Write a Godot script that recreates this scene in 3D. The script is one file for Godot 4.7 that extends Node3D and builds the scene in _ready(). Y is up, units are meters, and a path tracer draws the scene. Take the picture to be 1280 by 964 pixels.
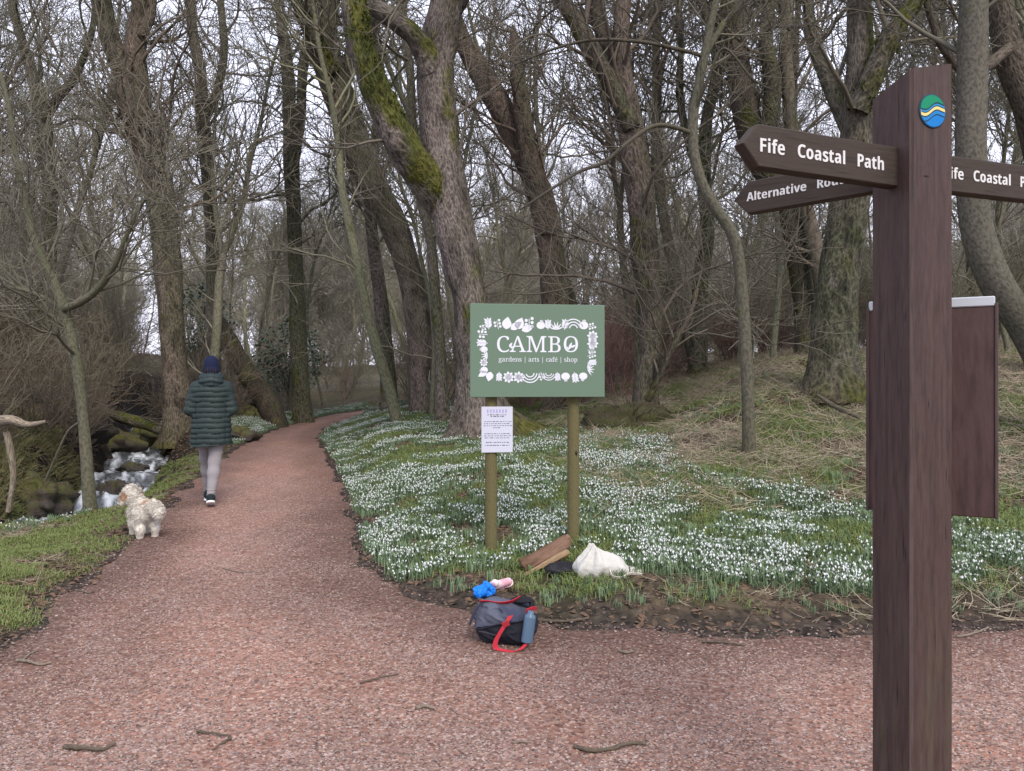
extends Node3D
# A red gravel path through a bare winter wood: fingerpost, green garden sign, walker and dog, snowdrops.

const F := 967.0        # focal length in pixels of a 1280 x 964 picture
const EYE := 1.45

class Mb:
	var v := PackedVector3Array()
	var n := PackedVector3Array()
	var c := PackedColorArray()
	var t := PackedVector2Array()
	var ix := PackedInt32Array()

	func vert(p: Vector3, nn: Vector3, col: Color, uv := Vector2.ZERO) -> int:
		v.append(p); n.append(nn); c.append(col); t.append(uv)
		return v.size() - 1

	func tri(a: int, b: int, d: int) -> void:
		ix.append(a); ix.append(b); ix.append(d)

	func flat_quad(a: Vector3, b: Vector3, d: Vector3, e: Vector3, col: Color) -> void:
		# corners run counter-clockwise seen from the front
		var nn := (b - a).cross(e - a).normalized()
		var k := v.size()
		var lu := (b - a).length()
		var lv := (e - a).length()
		vert(a, nn, col, Vector2(0, 0)); vert(b, nn, col, Vector2(lu, 0)); vert(d, nn, col, Vector2(lu, lv)); vert(e, nn, col, Vector2(0, lv))
		tri(k, k + 2, k + 1); tri(k, k + 3, k + 2)

	func flat_tri(a: Vector3, b: Vector3, d: Vector3, col: Color) -> void:
		var nn := (b - a).cross(d - a).normalized()
		var k := v.size()
		vert(a, nn, col); vert(b, nn, col); vert(d, nn, col)
		tri(k, k + 2, k + 1)

	func tube(pts: PackedVector3Array, rads: PackedFloat32Array, sides: int, col: Color, col2: Color, uvk := 3.0, cap := false) -> void:
		var m := pts.size()
		if m < 2:
			return
		var tg := (pts[1] - pts[0]).normalized()
		var x := tg.cross(Vector3(0.13, 0.2, 0.97))
		if x.length() < 0.01:
			x = tg.cross(Vector3.RIGHT)
		x = x.normalized()
		var first := v.size()
		var along := 0.0
		var w := sides + 1
		for i in m:
			if i > 0:
				along += pts[i].distance_to(pts[i - 1])
				tg = (pts[mini(i + 1, m - 1)] - pts[i - 1]).normalized()
				x = (x - tg * x.dot(tg)).normalized()
			var y := tg.cross(x)
			var cc := col.lerp(col2, float(i) / float(m - 1))
			for j in w:
				var a := TAU * float(j) / float(sides)
				var d := x * cos(a) + y * sin(a)
				v.append(pts[i] + d * rads[i]); n.append(d); c.append(cc)
				t.append(Vector2(float(j) / float(sides) * maxf(1.0, roundf(rads[0] * 6.3 * uvk)), along * uvk))
		for i in m - 1:
			var r0 := first + i * w
			for j in sides:
				var a := r0 + j
				ix.append(a); ix.append(a + w); ix.append(a + 1)
				ix.append(a + 1); ix.append(a + w); ix.append(a + w + 1)
		if cap:
			for e in 2:
				var row := first + (m - 1) * w * e
				var ctr: Vector3 = pts[(m - 1) * e]
				var dir := (pts[m - 1] - pts[m - 2]).normalized() if e else (pts[0] - pts[1]).normalized()
				var k := vert(ctr, dir, col, Vector2(0.5, 0.5))
				var k2 := v.size()
				for j in w:
					vert(v[row + j], dir, col2 if e else col, Vector2(0.5 + 0.3 * cos(TAU * j / sides), 0.5 + 0.3 * sin(TAU * j / sides)))
				for j in sides:
					if e:
						tri(k, k2 + j + 1, k2 + j)
					else:
						tri(k, k2 + j, k2 + j + 1)

	func box(center: Vector3, size: Vector3, col: Color, bas := Basis.IDENTITY, bev := 0.004) -> void:
		# a box with chamfered edges
		var h := size * 0.5
		var b := minf(bev, minf(h.x, minf(h.y, h.z)) * 0.45)
		var faces := [[Vector3.RIGHT, Vector3.UP, Vector3.BACK], [Vector3.LEFT, Vector3.UP, Vector3.FORWARD], [Vector3.UP, Vector3.BACK, Vector3.RIGHT], [Vector3.DOWN, Vector3.BACK, Vector3.LEFT], [Vector3.BACK, Vector3.RIGHT, Vector3.UP], [Vector3.FORWARD, Vector3.LEFT, Vector3.UP]]
		for f in faces:
			var nn: Vector3 = f[0]
			var p: Vector3 = f[1]
			var q: Vector3 = f[2]
			if nn.cross(p).dot(q) < 0:
				var sw := p; p = q; q = sw
			var c0 := nn * (h * nn.abs()).length()
			var hp := (h * p.abs()).length() - b
			var hq := (h * q.abs()).length() - b
			flat_quad(center + bas * (c0 - p * hp - q * hq), center + bas * (c0 + p * hp - q * hq), center + bas * (c0 + p * hp + q * hq), center + bas * (c0 - p * hp + q * hq), col)
		var sg := [-1.0, 1.0]
		for ax in 3:
			var a1 := (ax + 1) % 3
			var a2 := (ax + 2) % 3
			for s1: float in sg:
				for s2: float in sg:
					var e := Vector3.ZERO
					e[ax] = h[ax] - b
					var p1 := Vector3.ZERO; p1[a1] = s1 * h[a1]; p1[a2] = s2 * (h[a2] - b)
					var p2 := Vector3.ZERO; p2[a1] = s1 * (h[a1] - b); p2[a2] = s2 * h[a2]
					if s1 * s2 > 0:
						flat_quad(center + bas * (p1 - e), center + bas * (p2 - e), center + bas * (p2 + e), center + bas * (p1 + e), col)
						# turned outward below by fix()
					else:
						flat_quad(center + bas * (p2 - e), center + bas * (p1 - e), center + bas * (p1 + e), center + bas * (p2 + e), col)
		for sx: float in sg:
			for sy: float in sg:
				for sz: float in sg:
					var s := Vector3(sx, sy, sz)
					var o := s * (h - Vector3(b, b, b))
					var pa := center + bas * (o + Vector3(sx * b, 0, 0))
					var pb := center + bas * (o + Vector3(0, sy * b, 0))
					var pc := center + bas * (o + Vector3(0, 0, sz * b))
					if sx * sy * sz > 0:
						flat_tri(pa, pb, pc, col)
					else:
						flat_tri(pa, pc, pb, col)

	func ribbon(pts: PackedVector3Array, wid: Vector3, th: float, col: Color) -> void:
		# a flat strap swept along pts; wid is the half-width vector
		var m := pts.size()
		for i in m - 1:
			var t0 := (pts[mini(i + 1, m - 1)] - pts[maxi(i - 1, 0)]).normalized()
			var t1 := (pts[mini(i + 2, m - 1)] - pts[i]).normalized()
			var n0 := t0.cross(wid).normalized() * th
			var n1 := t1.cross(wid).normalized() * th
			var a := pts[i]
			var b := pts[i + 1]
			flat_quad(a - wid + n0, a + wid + n0, b + wid + n1, b - wid + n1, col)
			flat_quad(a + wid - n0, a - wid - n0, b - wid - n1, b + wid - n1, col)
			flat_quad(a + wid + n0, a + wid - n0, b + wid - n1, b + wid + n1, col)
			flat_quad(a - wid - n0, a - wid + n0, b - wid + n1, b - wid - n1, col)

	func lathe(profile: PackedVector2Array, sides: int, col: Color, xf := Transform3D.IDENTITY, wob := 0.0, lobes := 0) -> void:
		var m := profile.size()
		var first := v.size()
		for i in m:
			var pr := profile[i]
			var tn := profile[mini(i + 1, m - 1)] - profile[maxi(i - 1, 0)]
			for j in sides + 1:
				var a := TAU * j / sides
				var r := pr.x * (1.0 + wob * sin(a * lobes))
				var d := Vector3(cos(a), 0, sin(a))
				var nn := (d * tn.y - Vector3.UP * tn.x).normalized()
				vert(xf * Vector3(d.x * r, pr.y, d.z * r), (xf.basis * nn).normalized(), col, Vector2(float(j) / sides, pr.y * 4.0))
		for i in m - 1:
			for j in sides:
				var a := first + i * (sides + 1) + j
				tri(a, a + 1, a + sides + 1); tri(a + 1, a + sides + 2, a + sides + 1)

	func fix() -> void:
		# turn every triangle so that its front agrees with its normals
		for k in range(0, ix.size(), 3):
			var a := ix[k]; var b := ix[k + 1]; var d := ix[k + 2]
			if (v[b] - v[a]).cross(v[d] - v[a]).dot(n[a] + n[b] + n[d]) > 0.0:
				ix[k + 1] = d; ix[k + 2] = b

	func mesh() -> ArrayMesh:
		var arr := []
		arr.resize(Mesh.ARRAY_MAX)
		arr[Mesh.ARRAY_VERTEX] = v; arr[Mesh.ARRAY_NORMAL] = n; arr[Mesh.ARRAY_COLOR] = c; arr[Mesh.ARRAY_TEX_UV] = t; arr[Mesh.ARRAY_INDEX] = ix
		var m := ArrayMesh.new()
		m.add_surface_from_arrays(Mesh.PRIMITIVE_TRIANGLES, arr)
		return m

var M := {}
var taken := {}
var rng := RandomNumberGenerator.new()
var nz := FastNoiseLite.new()       # broad noise
var nf := FastNoiseLite.new()       # fine noise
var T0 := 0

func lap(what: String) -> void:
	print("%6.2f s  %s" % [(Time.get_ticks_msec() - T0) / 1000.0, what])

func numbered(called: String) -> String:
	var k: int = taken.get(called, 0)
	taken[called] = k + 1
	return called if k == 0 else "%s_%03d" % [called, k]

func tag(o: Node, label := "", category := "", group := "", kind := "") -> Node:
	if label: o.set_meta("label", label)
	if category: o.set_meta("category", category)
	if group: o.set_meta("group", group)
	if kind: o.set_meta("kind", kind)
	return o

func thing(called: String, label: String, category: String, at: Vector3, turn := 0.0, group := "") -> Node3D:
	var o := Node3D.new()
	o.name = numbered(called)
	add_child(o)
	o.position = at
	o.rotation.y = turn
	tag(o, label, category, group)
	return o

func obj(called: String, mb, mat: Material, parent: Node = self, fix := true) -> MeshInstance3D:
	var o := MeshInstance3D.new()
	if mb is Mb:
		if fix: mb.fix()
		o.mesh = mb.mesh()
	else:
		o.mesh = mb
	o.material_override = mat
	if parent == self:
		o.name = numbered(called)
		add_child(o)
	else:
		o.name = called
		parent.add_child(o, true)
	return o

func stuff(called: String, mesh: Mesh, mat: Material, xs: Array, cols: PackedColorArray, parent: Node = self) -> MultiMeshInstance3D:
	var mm := MultiMesh.new()
	mm.transform_format = MultiMesh.TRANSFORM_3D
	mm.use_colors = cols.size() > 0
	mm.mesh = mesh
	mm.instance_count = xs.size()
	for i in xs.size():
		mm.set_instance_transform(i, xs[i])
		if cols.size() > 0:
			mm.set_instance_color(i, cols[i])
	var o := MultiMeshInstance3D.new()
	o.multimesh = mm
	o.material_override = mat
	o.set_meta("kind", "stuff")
	if parent == self:
		o.name = numbered(called)
		add_child(o)
	else:
		o.name = called
		parent.add_child(o, true)
	return o

# ---------- materials ----------
func noise_tex(type: int, freq: float, ramp: Array, size := 512, normal := false, bump := 6.0, oct := 4, seed_ := 1, cell_value := false) -> NoiseTexture2D:
	var f := FastNoiseLite.new()
	f.noise_type = type
	f.frequency = freq
	f.seed = seed_
	f.fractal_octaves = oct
	if type == FastNoiseLite.TYPE_CELLULAR:
		f.cellular_return_type = FastNoiseLite.RETURN_CELL_VALUE if cell_value else FastNoiseLite.RETURN_DISTANCE
		f.fractal_type = FastNoiseLite.FRACTAL_NONE if cell_value else FastNoiseLite.FRACTAL_FBM
	var t := NoiseTexture2D.new()
	t.width = size; t.height = size
	t.seamless = true
	t.noise = f
	t.as_normal_map = normal
	t.bump_strength = bump
	if ramp.size() and not normal:
		var g := Gradient.new()
		var offs := PackedFloat32Array()
		var cs := PackedColorArray()
		for i in ramp.size():
			offs.append(float(i) / (ramp.size() - 1)); cs.append(ramp[i])
		g.offsets = offs; g.colors = cs
		t.color_ramp = g
	return t

func mat(called: String, col: Color, rough := 0.9, vc := false) -> StandardMaterial3D:
	var m := StandardMaterial3D.new()
	m.resource_name = called
	m.albedo_color = col
	m.roughness = rough
	m.metallic_specular = 0.35
	m.vertex_color_use_as_albedo = vc
	M[called] = m
	return m

func g(x: float) -> Color:
	return Color(x, x, x)

func materials() -> void:
	var S := FastNoiseLite.TYPE_SIMPLEX_SMOOTH
	var C := FastNoiseLite.TYPE_CELLULAR
	# bark: flaky plates over fissures, tinted by vertex colours
	var bark_a := noise_tex(S, 0.016, [g(0.4), g(0.72), g(0.95), g(1.0)], 512, false, 0, 5, 3)
	(bark_a.noise as FastNoiseLite).fractal_type = FastNoiseLite.FRACTAL_RIDGED
	var bark_n := noise_tex(S, 0.016, [], 512, true, 7.0, 5, 3)
	(bark_n.noise as FastNoiseLite).fractal_type = FastNoiseLite.FRACTAL_RIDGED
	var fine_a := noise_tex(S, 0.02, [g(0.62), g(0.88), g(1.0)], 512, false, 0, 5, 5)
	var fine_n := noise_tex(S, 0.03, [], 512, true, 7.0, 5, 5)
	var m := mat("bark", Color.WHITE, 0.95, true)
	m.albedo_texture = bark_a
	m.normal_enabled = true; m.normal_texture = bark_n; m.normal_scale = 1.2
	m.uv1_scale = Vector3(1.0, 0.3, 1)
	m.detail_enabled = true
	m.detail_blend_mode = BaseMaterial3D.BLEND_MODE_MUL
	m.detail_albedo = noise_tex(C, 0.05, [g(0.45), g(0.85), g(1.0), g(1.0)], 512, false, 0, 3, 4)
	m = mat("smooth_bark", Color.WHITE, 0.9, true)
	m.albedo_texture = fine_a
	m.normal_enabled = true; m.normal_texture = fine_n; m.normal_scale = 0.5
	m.uv1_scale = Vector3(1.0, 0.8, 1)
	m = mat("far_bark", Color.WHITE, 0.95, true)
	m.albedo_texture = fine_a
	m.uv1_scale = Vector3(1.0, 0.5, 1)
	mat("twig", Color.WHITE, 0.9, true)
	m = mat("moss", Color.WHITE, 1.0, true)
	m.backlight_enabled = true; m.backlight = Color(0.15, 0.15, 0.1)
	# ground: leaf litter and soil
	m = mat("ground", Color.WHITE, 1.0, true)
	m.albedo_texture = noise_tex(C, 0.035, [g(0.35), g(0.9), g(0.6), g(1.0), g(0.7)], 1024, false, 0, 3, 11, true)
	m.uv1_triplanar = true; m.uv1_world_triplanar = true
	m.uv1_scale = Vector3(0.62, 0.62, 0.62)
	m.normal_enabled = true
	m.normal_texture = noise_tex(S, 0.03, [], 512, true, 10.0, 5, 12)
	m.normal_scale = 1.0
	m.detail_enabled = true
	m.detail_blend_mode = BaseMaterial3D.BLEND_MODE_MUL
	m.detail_albedo = fine_a
	# gravel: cells of red, pink, grey and dark chips
	m = mat("gravel", Color.WHITE, 0.95, true)
	m.albedo_texture = noise_tex(C, 0.052, [Color(0.42, 0.325, 0.30), Color(0.71, 0.545, 0.49), Color(0.55, 0.42, 0.375), Color(0.80, 0.70, 0.66), Color(0.48, 0.345, 0.305), Color(0.68, 0.575, 0.53), Color(0.60, 0.44, 0.38)], 1024, false, 0, 1, 21, true)
	m.uv1_triplanar = true; m.uv1_world_triplanar = true
	m.uv1_scale = Vector3(1.13, 1.13, 1.13)
	m.normal_enabled = true
	m.normal_texture = noise_tex(C, 0.052, [], 1024, true, 6.0, 1, 21)
	m.normal_scale = 0.8
	m = mat("chip", Color.WHITE, 0.95, true)
	m = mat("leaf", Color.WHITE, 0.75, true)
	m.backlight_enabled = true; m.backlight = Color(0.2, 0.22, 0.1)
	m = mat("petal", Color.WHITE, 0.8, true)
	m.backlight_enabled = true; m.backlight = Color(0.35, 0.35, 0.35)
	mat("litter", Color.WHITE, 0.95, true)
	m = mat("holly_leaf", Color.WHITE, 0.35, true)
	# water
	m = mat("water", Color.WHITE, 0.12, true)
	m.metallic_specular = 0.6
	m.normal_enabled = true
	m.normal_texture = noise_tex(S, 0.02, [], 512, true, 6.0, 3, 31)
	m.uv1_triplanar = true; m.uv1_world_triplanar = true
	m.uv1_scale = Vector3(0.9, 0.9, 0.9)
	# rock with moss through vertex colours
	m = mat("rock", Color.WHITE, 0.95, true)
	m.albedo_texture = fine_a
	m.uv1_triplanar = true; m.uv1_world_triplanar = true
	m.uv1_scale = Vector3(1.5, 1.5, 1.5)
	m.normal_enabled = true; m.normal_texture = fine_n; m.normal_scale = 0.9
	# painted brown timber: stretched grain
	var grain := noise_tex(S, 0.012, [g(0.8), g(0.92), g(1.0), g(0.95)], 512, false, 0, 5, 41)
	var grain_n := noise_tex(S, 0.02, [], 512, true, 3.0, 5, 41)
	m = mat("brown_paint", Color.WHITE, 0.62, true)
	m.albedo_texture = grain
	m.uv1_scale = Vector3(9, 0.8, 1)
	m.normal_enabled = true; m.normal_texture = grain_n; m.normal_scale = 0.55
	m = mat("brown_board", Color(0.235, 0.20, 0.175), 0.7)
	m.albedo_texture = grain
	m.uv1_scale = Vector3(0.9, 9, 1)
	m.normal_enabled = true; m.normal_texture = grain_n; m.normal_scale = 0.6
	m = mat("panel_paint", Color(0.305, 0.23, 0.225), 0.6)
	m.albedo_texture = grain
	m.uv1_scale = Vector3(5, 0.7, 1)
	m.normal_enabled = true; m.normal_texture = grain_n; m.normal_scale = 0.4
	mat("cap_metal", Color(0.72, 0.74, 0.76), 0.5).metallic = 0.3
	mat("white_letter", Color(0.791, 0.791, 0.791), 0.7)
	m = mat("green_wood", Color(0.39, 0.365, 0.25), 0.9)
	m.albedo_texture = grain
	m.uv1_scale = Vector3(4, 1.2, 1)
	m.normal_enabled = true; m.normal_texture = grain_n; m.normal_scale = 0.8
	m = mat("sign_green", Color(0.375, 0.455, 0.39), 0.55)
	m.roughness_texture = noise_tex(S, 0.01, [g(0.75), g(1.0)], 256, false, 0, 3, 51)
	mat("sign_white", Color(0.810, 0.819, 0.856), 0.6)
	mat("paper", Color(0.736, 0.745, 0.800), 0.3)
	mat("ink", Color(0.16, 0.18, 0.27), 0.6)
	m = mat("plank", Color(0.50, 0.40, 0.33), 0.9)
	m.albedo_texture = grain
	m.uv1_scale = Vector3(2, 12, 1)
	m.normal_enabled = true; m.normal_texture = grain_n; m.normal_scale = 0.8
	# cloth and skin
	var weave_n := noise_tex(S, 0.12, [], 256, true, 3.0, 3, 61)
	m = mat("cloth", Color.WHITE, 0.9, true)
	m.normal_enabled = true; m.normal_texture = weave_n; m.normal_scale = 0.5
	m.uv1_triplanar = true; m.uv1_scale = Vector3(5, 5, 5)
	m = mat("coat", Color.WHITE, 0.55, true)
	m.normal_enabled = true; m.normal_texture = weave_n; m.normal_scale = 0.7
	m.uv1_triplanar = true; m.uv1_scale = Vector3(2, 2, 2)
	mat("skin", Color.WHITE, 0.6, true)
	mat("fur", Color.WHITE, 0.9, true)
	mat("plain", Color.WHITE, 0.6, true)
	mat("shiny", Color.WHITE, 0.3, true)

# ---------- terrain ----------
var PATH := PackedVector2Array([Vector2(-3.4, -8), Vector2(-2.9, 0), Vector2(-2.75, 2), Vector2(-2.67, 4.03), Vector2(-2.98, 5.34), Vector2(-3.21, 6.53), Vector2(-4.19, 10.1), Vector2(-5.43, 15.4), Vector2(-6.06, 19.5), Vector2(-6.35, 23.6), Vector2(-6.3, 27.6), Vector2(-5.5, 31), Vector2(-3, 35), Vector2(3, 38), Vector2(3, 36.3), Vector2(-2.4, 33.3), Vector2(-4.5, 30), Vector2(-5.2, 26.6), Vector2(-5.1, 20.9), Vector2(-4.5, 17.65), Vector2(-3.03, 12.75), Vector2(-1.93, 8.9), Vector2(-1.35, 6.53), Vector2(-0.81, 5.25), Vector2(-0.19, 4.62), Vector2(1.18, 4.42), Vector2(2.99, 4.5), Vector2(6, 4.8), Vector2(20, 6.5), Vector2(20, -8)])
var STREAM := [Vector3(-8.4, 4, -0.66), Vector3(-6.9, 8, -0.62), Vector3(-6.15, 10.2, -0.56), Vector3(-6.3, 11.5, -0.48), Vector3(-7.3, 14.5, -0.34), Vector3(-8.35, 17.2, -0.22), Vector3(-9.8, 20, -0.1), Vector3(-12.0, 26, 0.0), Vector3(-15, 40, 0.2)]   # x, distance, water level
var UCOL := [-300.0, 0.0, 130.0, 250.0, 400.0, 520.0, 640.0, 800.0, 1000.0, 1280.0, 1500.0]
var DROW := [3.5, 4.6, 5.3, 7.0, 9.0, 11.0, 14.0, 18.0, 25.0, 40.0, 60.0, 110.0]
var HTAB := [
	[0.02, 0.04, 0.05, 0.06, 0.15, 0.60, 1.60, 2.60, 3.56, 4.43, 5.38, 7.88],
	[0.02, 0.04, 0.05, -0.02, -0.10, 0.12, 1.10, 2.10, 3.06, 3.84, 4.79, 7.29],
	[0.02, 0.04, 0.05, 0.00, -0.08, -0.10, 0.30, 1.10, 1.98, 3.02, 3.97, 6.47],
	[0.02, 0.04, 0.05, 0.08, 0.03, 0.00, 0.18, 0.50, 1.06, 1.93, 2.88, 5.38],
	[0.02, 0.04, 0.05, 0.08, 0.15, 0.18, 0.24, 0.32, 0.42, 0.73, 1.68, 4.18],
	[0.02, 0.04, 0.06, 0.19, 0.38, 0.47, 0.61, 0.76, 0.91, 1.18, 2.13, 4.63],
	[0.02, 0.05, 0.08, 0.18, 0.45, 0.62, 0.71, 0.82, 1.04, 1.43, 2.38, 4.88],
	[0.02, 0.07, 0.13, 0.24, 0.54, 0.75, 1.05, 1.50, 1.90, 2.40, 3.35, 5.85],
	[0.02, 0.04, 0.12, 0.26, 0.68, 1.32, 1.91, 2.20, 2.44, 2.87, 3.82, 6.32],
	[0.02, 0.04, 0.13, 0.30, 0.80, 1.40, 1.95, 2.40, 2.80, 3.34, 4.29, 6.79],
	[0.02, 0.04, 0.13, 0.32, 0.85, 1.45, 2.05, 2.50, 2.90, 3.49, 4.44, 6.94]]

func path_dist(p: Vector2) -> float:
	# signed distance to the gravel, negative inside
	var best := 1e9
	var inside := false
	var k := PATH.size()
	var j := k - 1
	for i in k:
		var a := PATH[i]
		var b := PATH[j]
		var ab := b - a
		var q := a + ab * clampf((p - a).dot(ab) / ab.length_squared(), 0.0, 1.0)
		best = minf(best, q.distance_squared_to(p))
		if (a.y > p.y) != (b.y > p.y) and p.x < (b.x - a.x) * (p.y - a.y) / (b.y - a.y) + a.x:
			inside = not inside
		j = i
	return -sqrt(best) if inside else sqrt(best)

func table_h(x: float, d: float) -> float:
	var dd := clampf(d, 3.5, 109.0)
	var u := clampf(x / maxf(d, 2.0) * F + 640.0, -299.0, 1499.0)
	var a := 0
	while a < UCOL.size() - 2 and UCOL[a + 1] < u:
		a += 1
	var b := 0
	while b < DROW.size() - 2 and DROW[b + 1] < dd:
		b += 1
	var fu: float = (u - UCOL[a]) / (UCOL[a + 1] - UCOL[a])
	var fd: float = (dd - DROW[b]) / (DROW[b + 1] - DROW[b])
	fu = fu * fu * (3 - 2 * fu)
	var h0: float = lerpf(HTAB[a][b], HTAB[a][b + 1], fd)
	var h1: float = lerpf(HTAB[a + 1][b], HTAB[a + 1][b + 1], fd)
	return lerpf(h0, h1, fu)

func path_h(d: float) -> float:
	return maxf(0.0, (minf(d, 34.0) - 4.0) * 0.018)

func stream_at(x: float, d: float) -> Vector2:
	# (distance from the middle of the stream, water level)
	var best := 1e9
	var level := 0.0
	for i in STREAM.size() - 1:
		var a: Vector3 = STREAM[i]
		var b: Vector3 = STREAM[i + 1]
		var a2 := Vector2(a.x, a.y)
		var ab := Vector2(b.x, b.y) - a2
		var f := clampf((Vector2(x, d) - a2).dot(ab) / ab.length_squared(), 0.0, 1.0)
		var q := (a2 + ab * f).distance_to(Vector2(x, d))
		if q < best:
			best = q
			level = lerpf(a.z, b.z, f)
	return Vector2(best, level)

func raw_h(x: float, d: float, pd: float) -> float:
	var h := table_h(x, d) if d > 3.0 else table_h(x * 3.0 / maxf(absf(d), 3.0), 3.0) * clampf(d / 3.0, 0, 1)
	h += nz.get_noise_2d(x * 6.0, d * 6.0) * 0.05 * clampf(pd, 0.0, 1.0) + nz.get_noise_2d(x * 26.0, d * 26.0) * 0.025 * clampf(pd * 2.0, 0.15, 1.0)
	if d < 60.0:
		var f := clampf(pd / 0.9, 0.0, 1.0)
		# the bank above the fork has a short steep muddy lip
		f = f * f * (3 - 2 * f) if x < -0.6 or d > 7.0 else smoothstep(0.05, 0.5, pd)
		h = lerpf(path_h(d), h, f)
		if x < -3.5 and d < 45.0:
			var s := stream_at(x, d)
			var bed := s.y - 0.18
			var k := smoothstep(0.38, 1.25, s.x + nz.get_noise_2d(x * 30.0, d * 30.0 + 50.0) * 0.25)
			k = maxf(k, smoothstep(0.8, 0.25, pd))
			h = lerpf(minf(bed, h), h, k)
	return h

const GX0 := -16.0
const GZ0 := -3.0
const GS := 0.1
const GNX := 310
const GNZ := 460
var Hg := PackedFloat32Array()
var Dg := PackedFloat32Array()

func grids() -> void:
	Hg.resize(GNX * GNZ); Dg.resize(GNX * GNZ)
	for j in GNZ:
		var d := GZ0 + j * GS
		for i in GNX:
			var x := GX0 + i * GS
			var pd := path_dist(Vector2(x, d))
			Dg[j * GNX + i] = pd
			Hg[j * GNX + i] = raw_h(x, d, pd)

func grid_at(a: PackedFloat32Array, x: float, d: float) -> float:
	var fx := clampf((x - GX0) / GS, 0.0, GNX - 1.01)
	var fz := clampf((d - GZ0) / GS, 0.0, GNZ - 1.01)
	var i := int(fx)
	var j := int(fz)
	fx -= i; fz -= j
	var k := j * GNX + i
	return lerpf(lerpf(a[k], a[k + 1], fx), lerpf(a[k + GNX], a[k + GNX + 1], fx), fz)

func in_grid(x: float, d: float) -> bool:
	return x > GX0 and x < GX0 + GS * (GNX - 2) and d > GZ0 and d < GZ0 + GS * (GNZ - 2)

func H(x: float, d: float) -> float:
	if in_grid(x, d):
		return grid_at(Hg, x, d)
	return raw_h(x, d, path_dist(Vector2(x, d)))

func PD(x: float, d: float) -> float:
	return grid_at(Dg, x, d) if in_grid(x, d) else path_dist(Vector2(x, d))

func at(px: float, py: float, d: float) -> Vector3:
	return Vector3((px - 640.0) / F * d, EYE - (py - 482.0) / F * d, -d)

func on_ground(px: float, d: float) -> Vector3:
	var x := (px - 640.0) / F * d
	return Vector3(x, H(x, d), -d)

func drop(py_px: Vector2) -> Vector3:
	# where the ground is met at that pixel
	var d := 2.5
	while d < 45.0:
		var x := (py_px.x - 640.0) / F * d
		if EYE - (py_px.y - 482.0) / F * d < H(x, d):
			break
		d += 0.02
	return on_ground(py_px.x, d)

func axis_lines(dense: Array) -> PackedFloat32Array:
	# [[from, to, step], ...]
	var out := PackedFloat32Array()
	for r in dense:
		var x: float = r[0]
		while x < r[1] - 0.0001:
			out.append(x)
			x += r[2]
	out.append(dense[dense.size() - 1][1])
	return out

func straw_amount(x: float, d: float) -> float:
	# dead bracken and straw on the slope to the right
	var px := x / d * F + 640.0
	var s := smoothstep(640.0, 820.0, px) * smoothstep(6.5, 9.0, d)
	return clampf(s * (0.6 + 1.5 * nz.get_noise_2d(x * 13.0, d * 13.0)), 0, 1)

func snow_amount(x: float, d: float, h: float) -> float:
	# how thick the snowdrops stand
	var px := x / d * F + 640.0
	var py := 482.0 + (EYE - h) / d * F
	var pd := PD(x, d)
	var patch := nz.get_noise_2d(x * 16.0 + 40.0, d * 11.0)
	if px > 385.0 and x > -6.0 and pd > 0.12:
		var top := 505.0
		var tops := [385.0, 505.0, 560.0, 500.0, 650.0, 545.0, 760.0, 538.0, 830.0, 545.0, 880.0, 592.0, 1000.0, 612.0, 1100.0, 636.0, 1280.0, 672.0, 1700.0, 690.0]
		for i in range(0, tops.size() - 2, 2):
			if px >= tops[i] and px < tops[i + 2]:
				top = lerpf(tops[i + 1], tops[i + 3], (px - tops[i]) / (tops[i + 2] - tops[i]))
		var low := 745.0 if px < 560 else lerpf(712.0, 742.0, clampf((px - 760.0) / 200.0, 0, 1))
		var k := smoothstep(top - 3.0, top + 14.0, py) * smoothstep(low + 6.0, low - 22.0, py)
		var dens := 0.30 + patch * 1.5 + 1.1 * nz.get_noise_2d(x * 50.0, d * 40.0)
		if px < 600 and py < 600:   # rows of flowers with bare grass between
			dens = 0.16 + 2.2 * nz.get_noise_2d(x * 7.0, d * 22.0)
		if px < 420 + (py - 540) * 0.1: k *= 0.6
		if px > 1060: dens -= 0.18
		return clampf(k * dens, 0, 1)
	if x < -3.0:
		# the far left verge, and the lip above the stream
		var lip := 0.0
		if d > 16.0 and d < 34.0:
			lip = smoothstep(0.1, 0.3, pd) * smoothstep(1.1, 0.6, pd)
		elif d < 12.0 and px < 170:
			lip = 0.035 * smoothstep(18.0, 4.0, absf(py - (664.0 - px * 0.26)))
		return clampf(lip * (0.7 + patch), 0, 1)
	return 0.0

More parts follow.
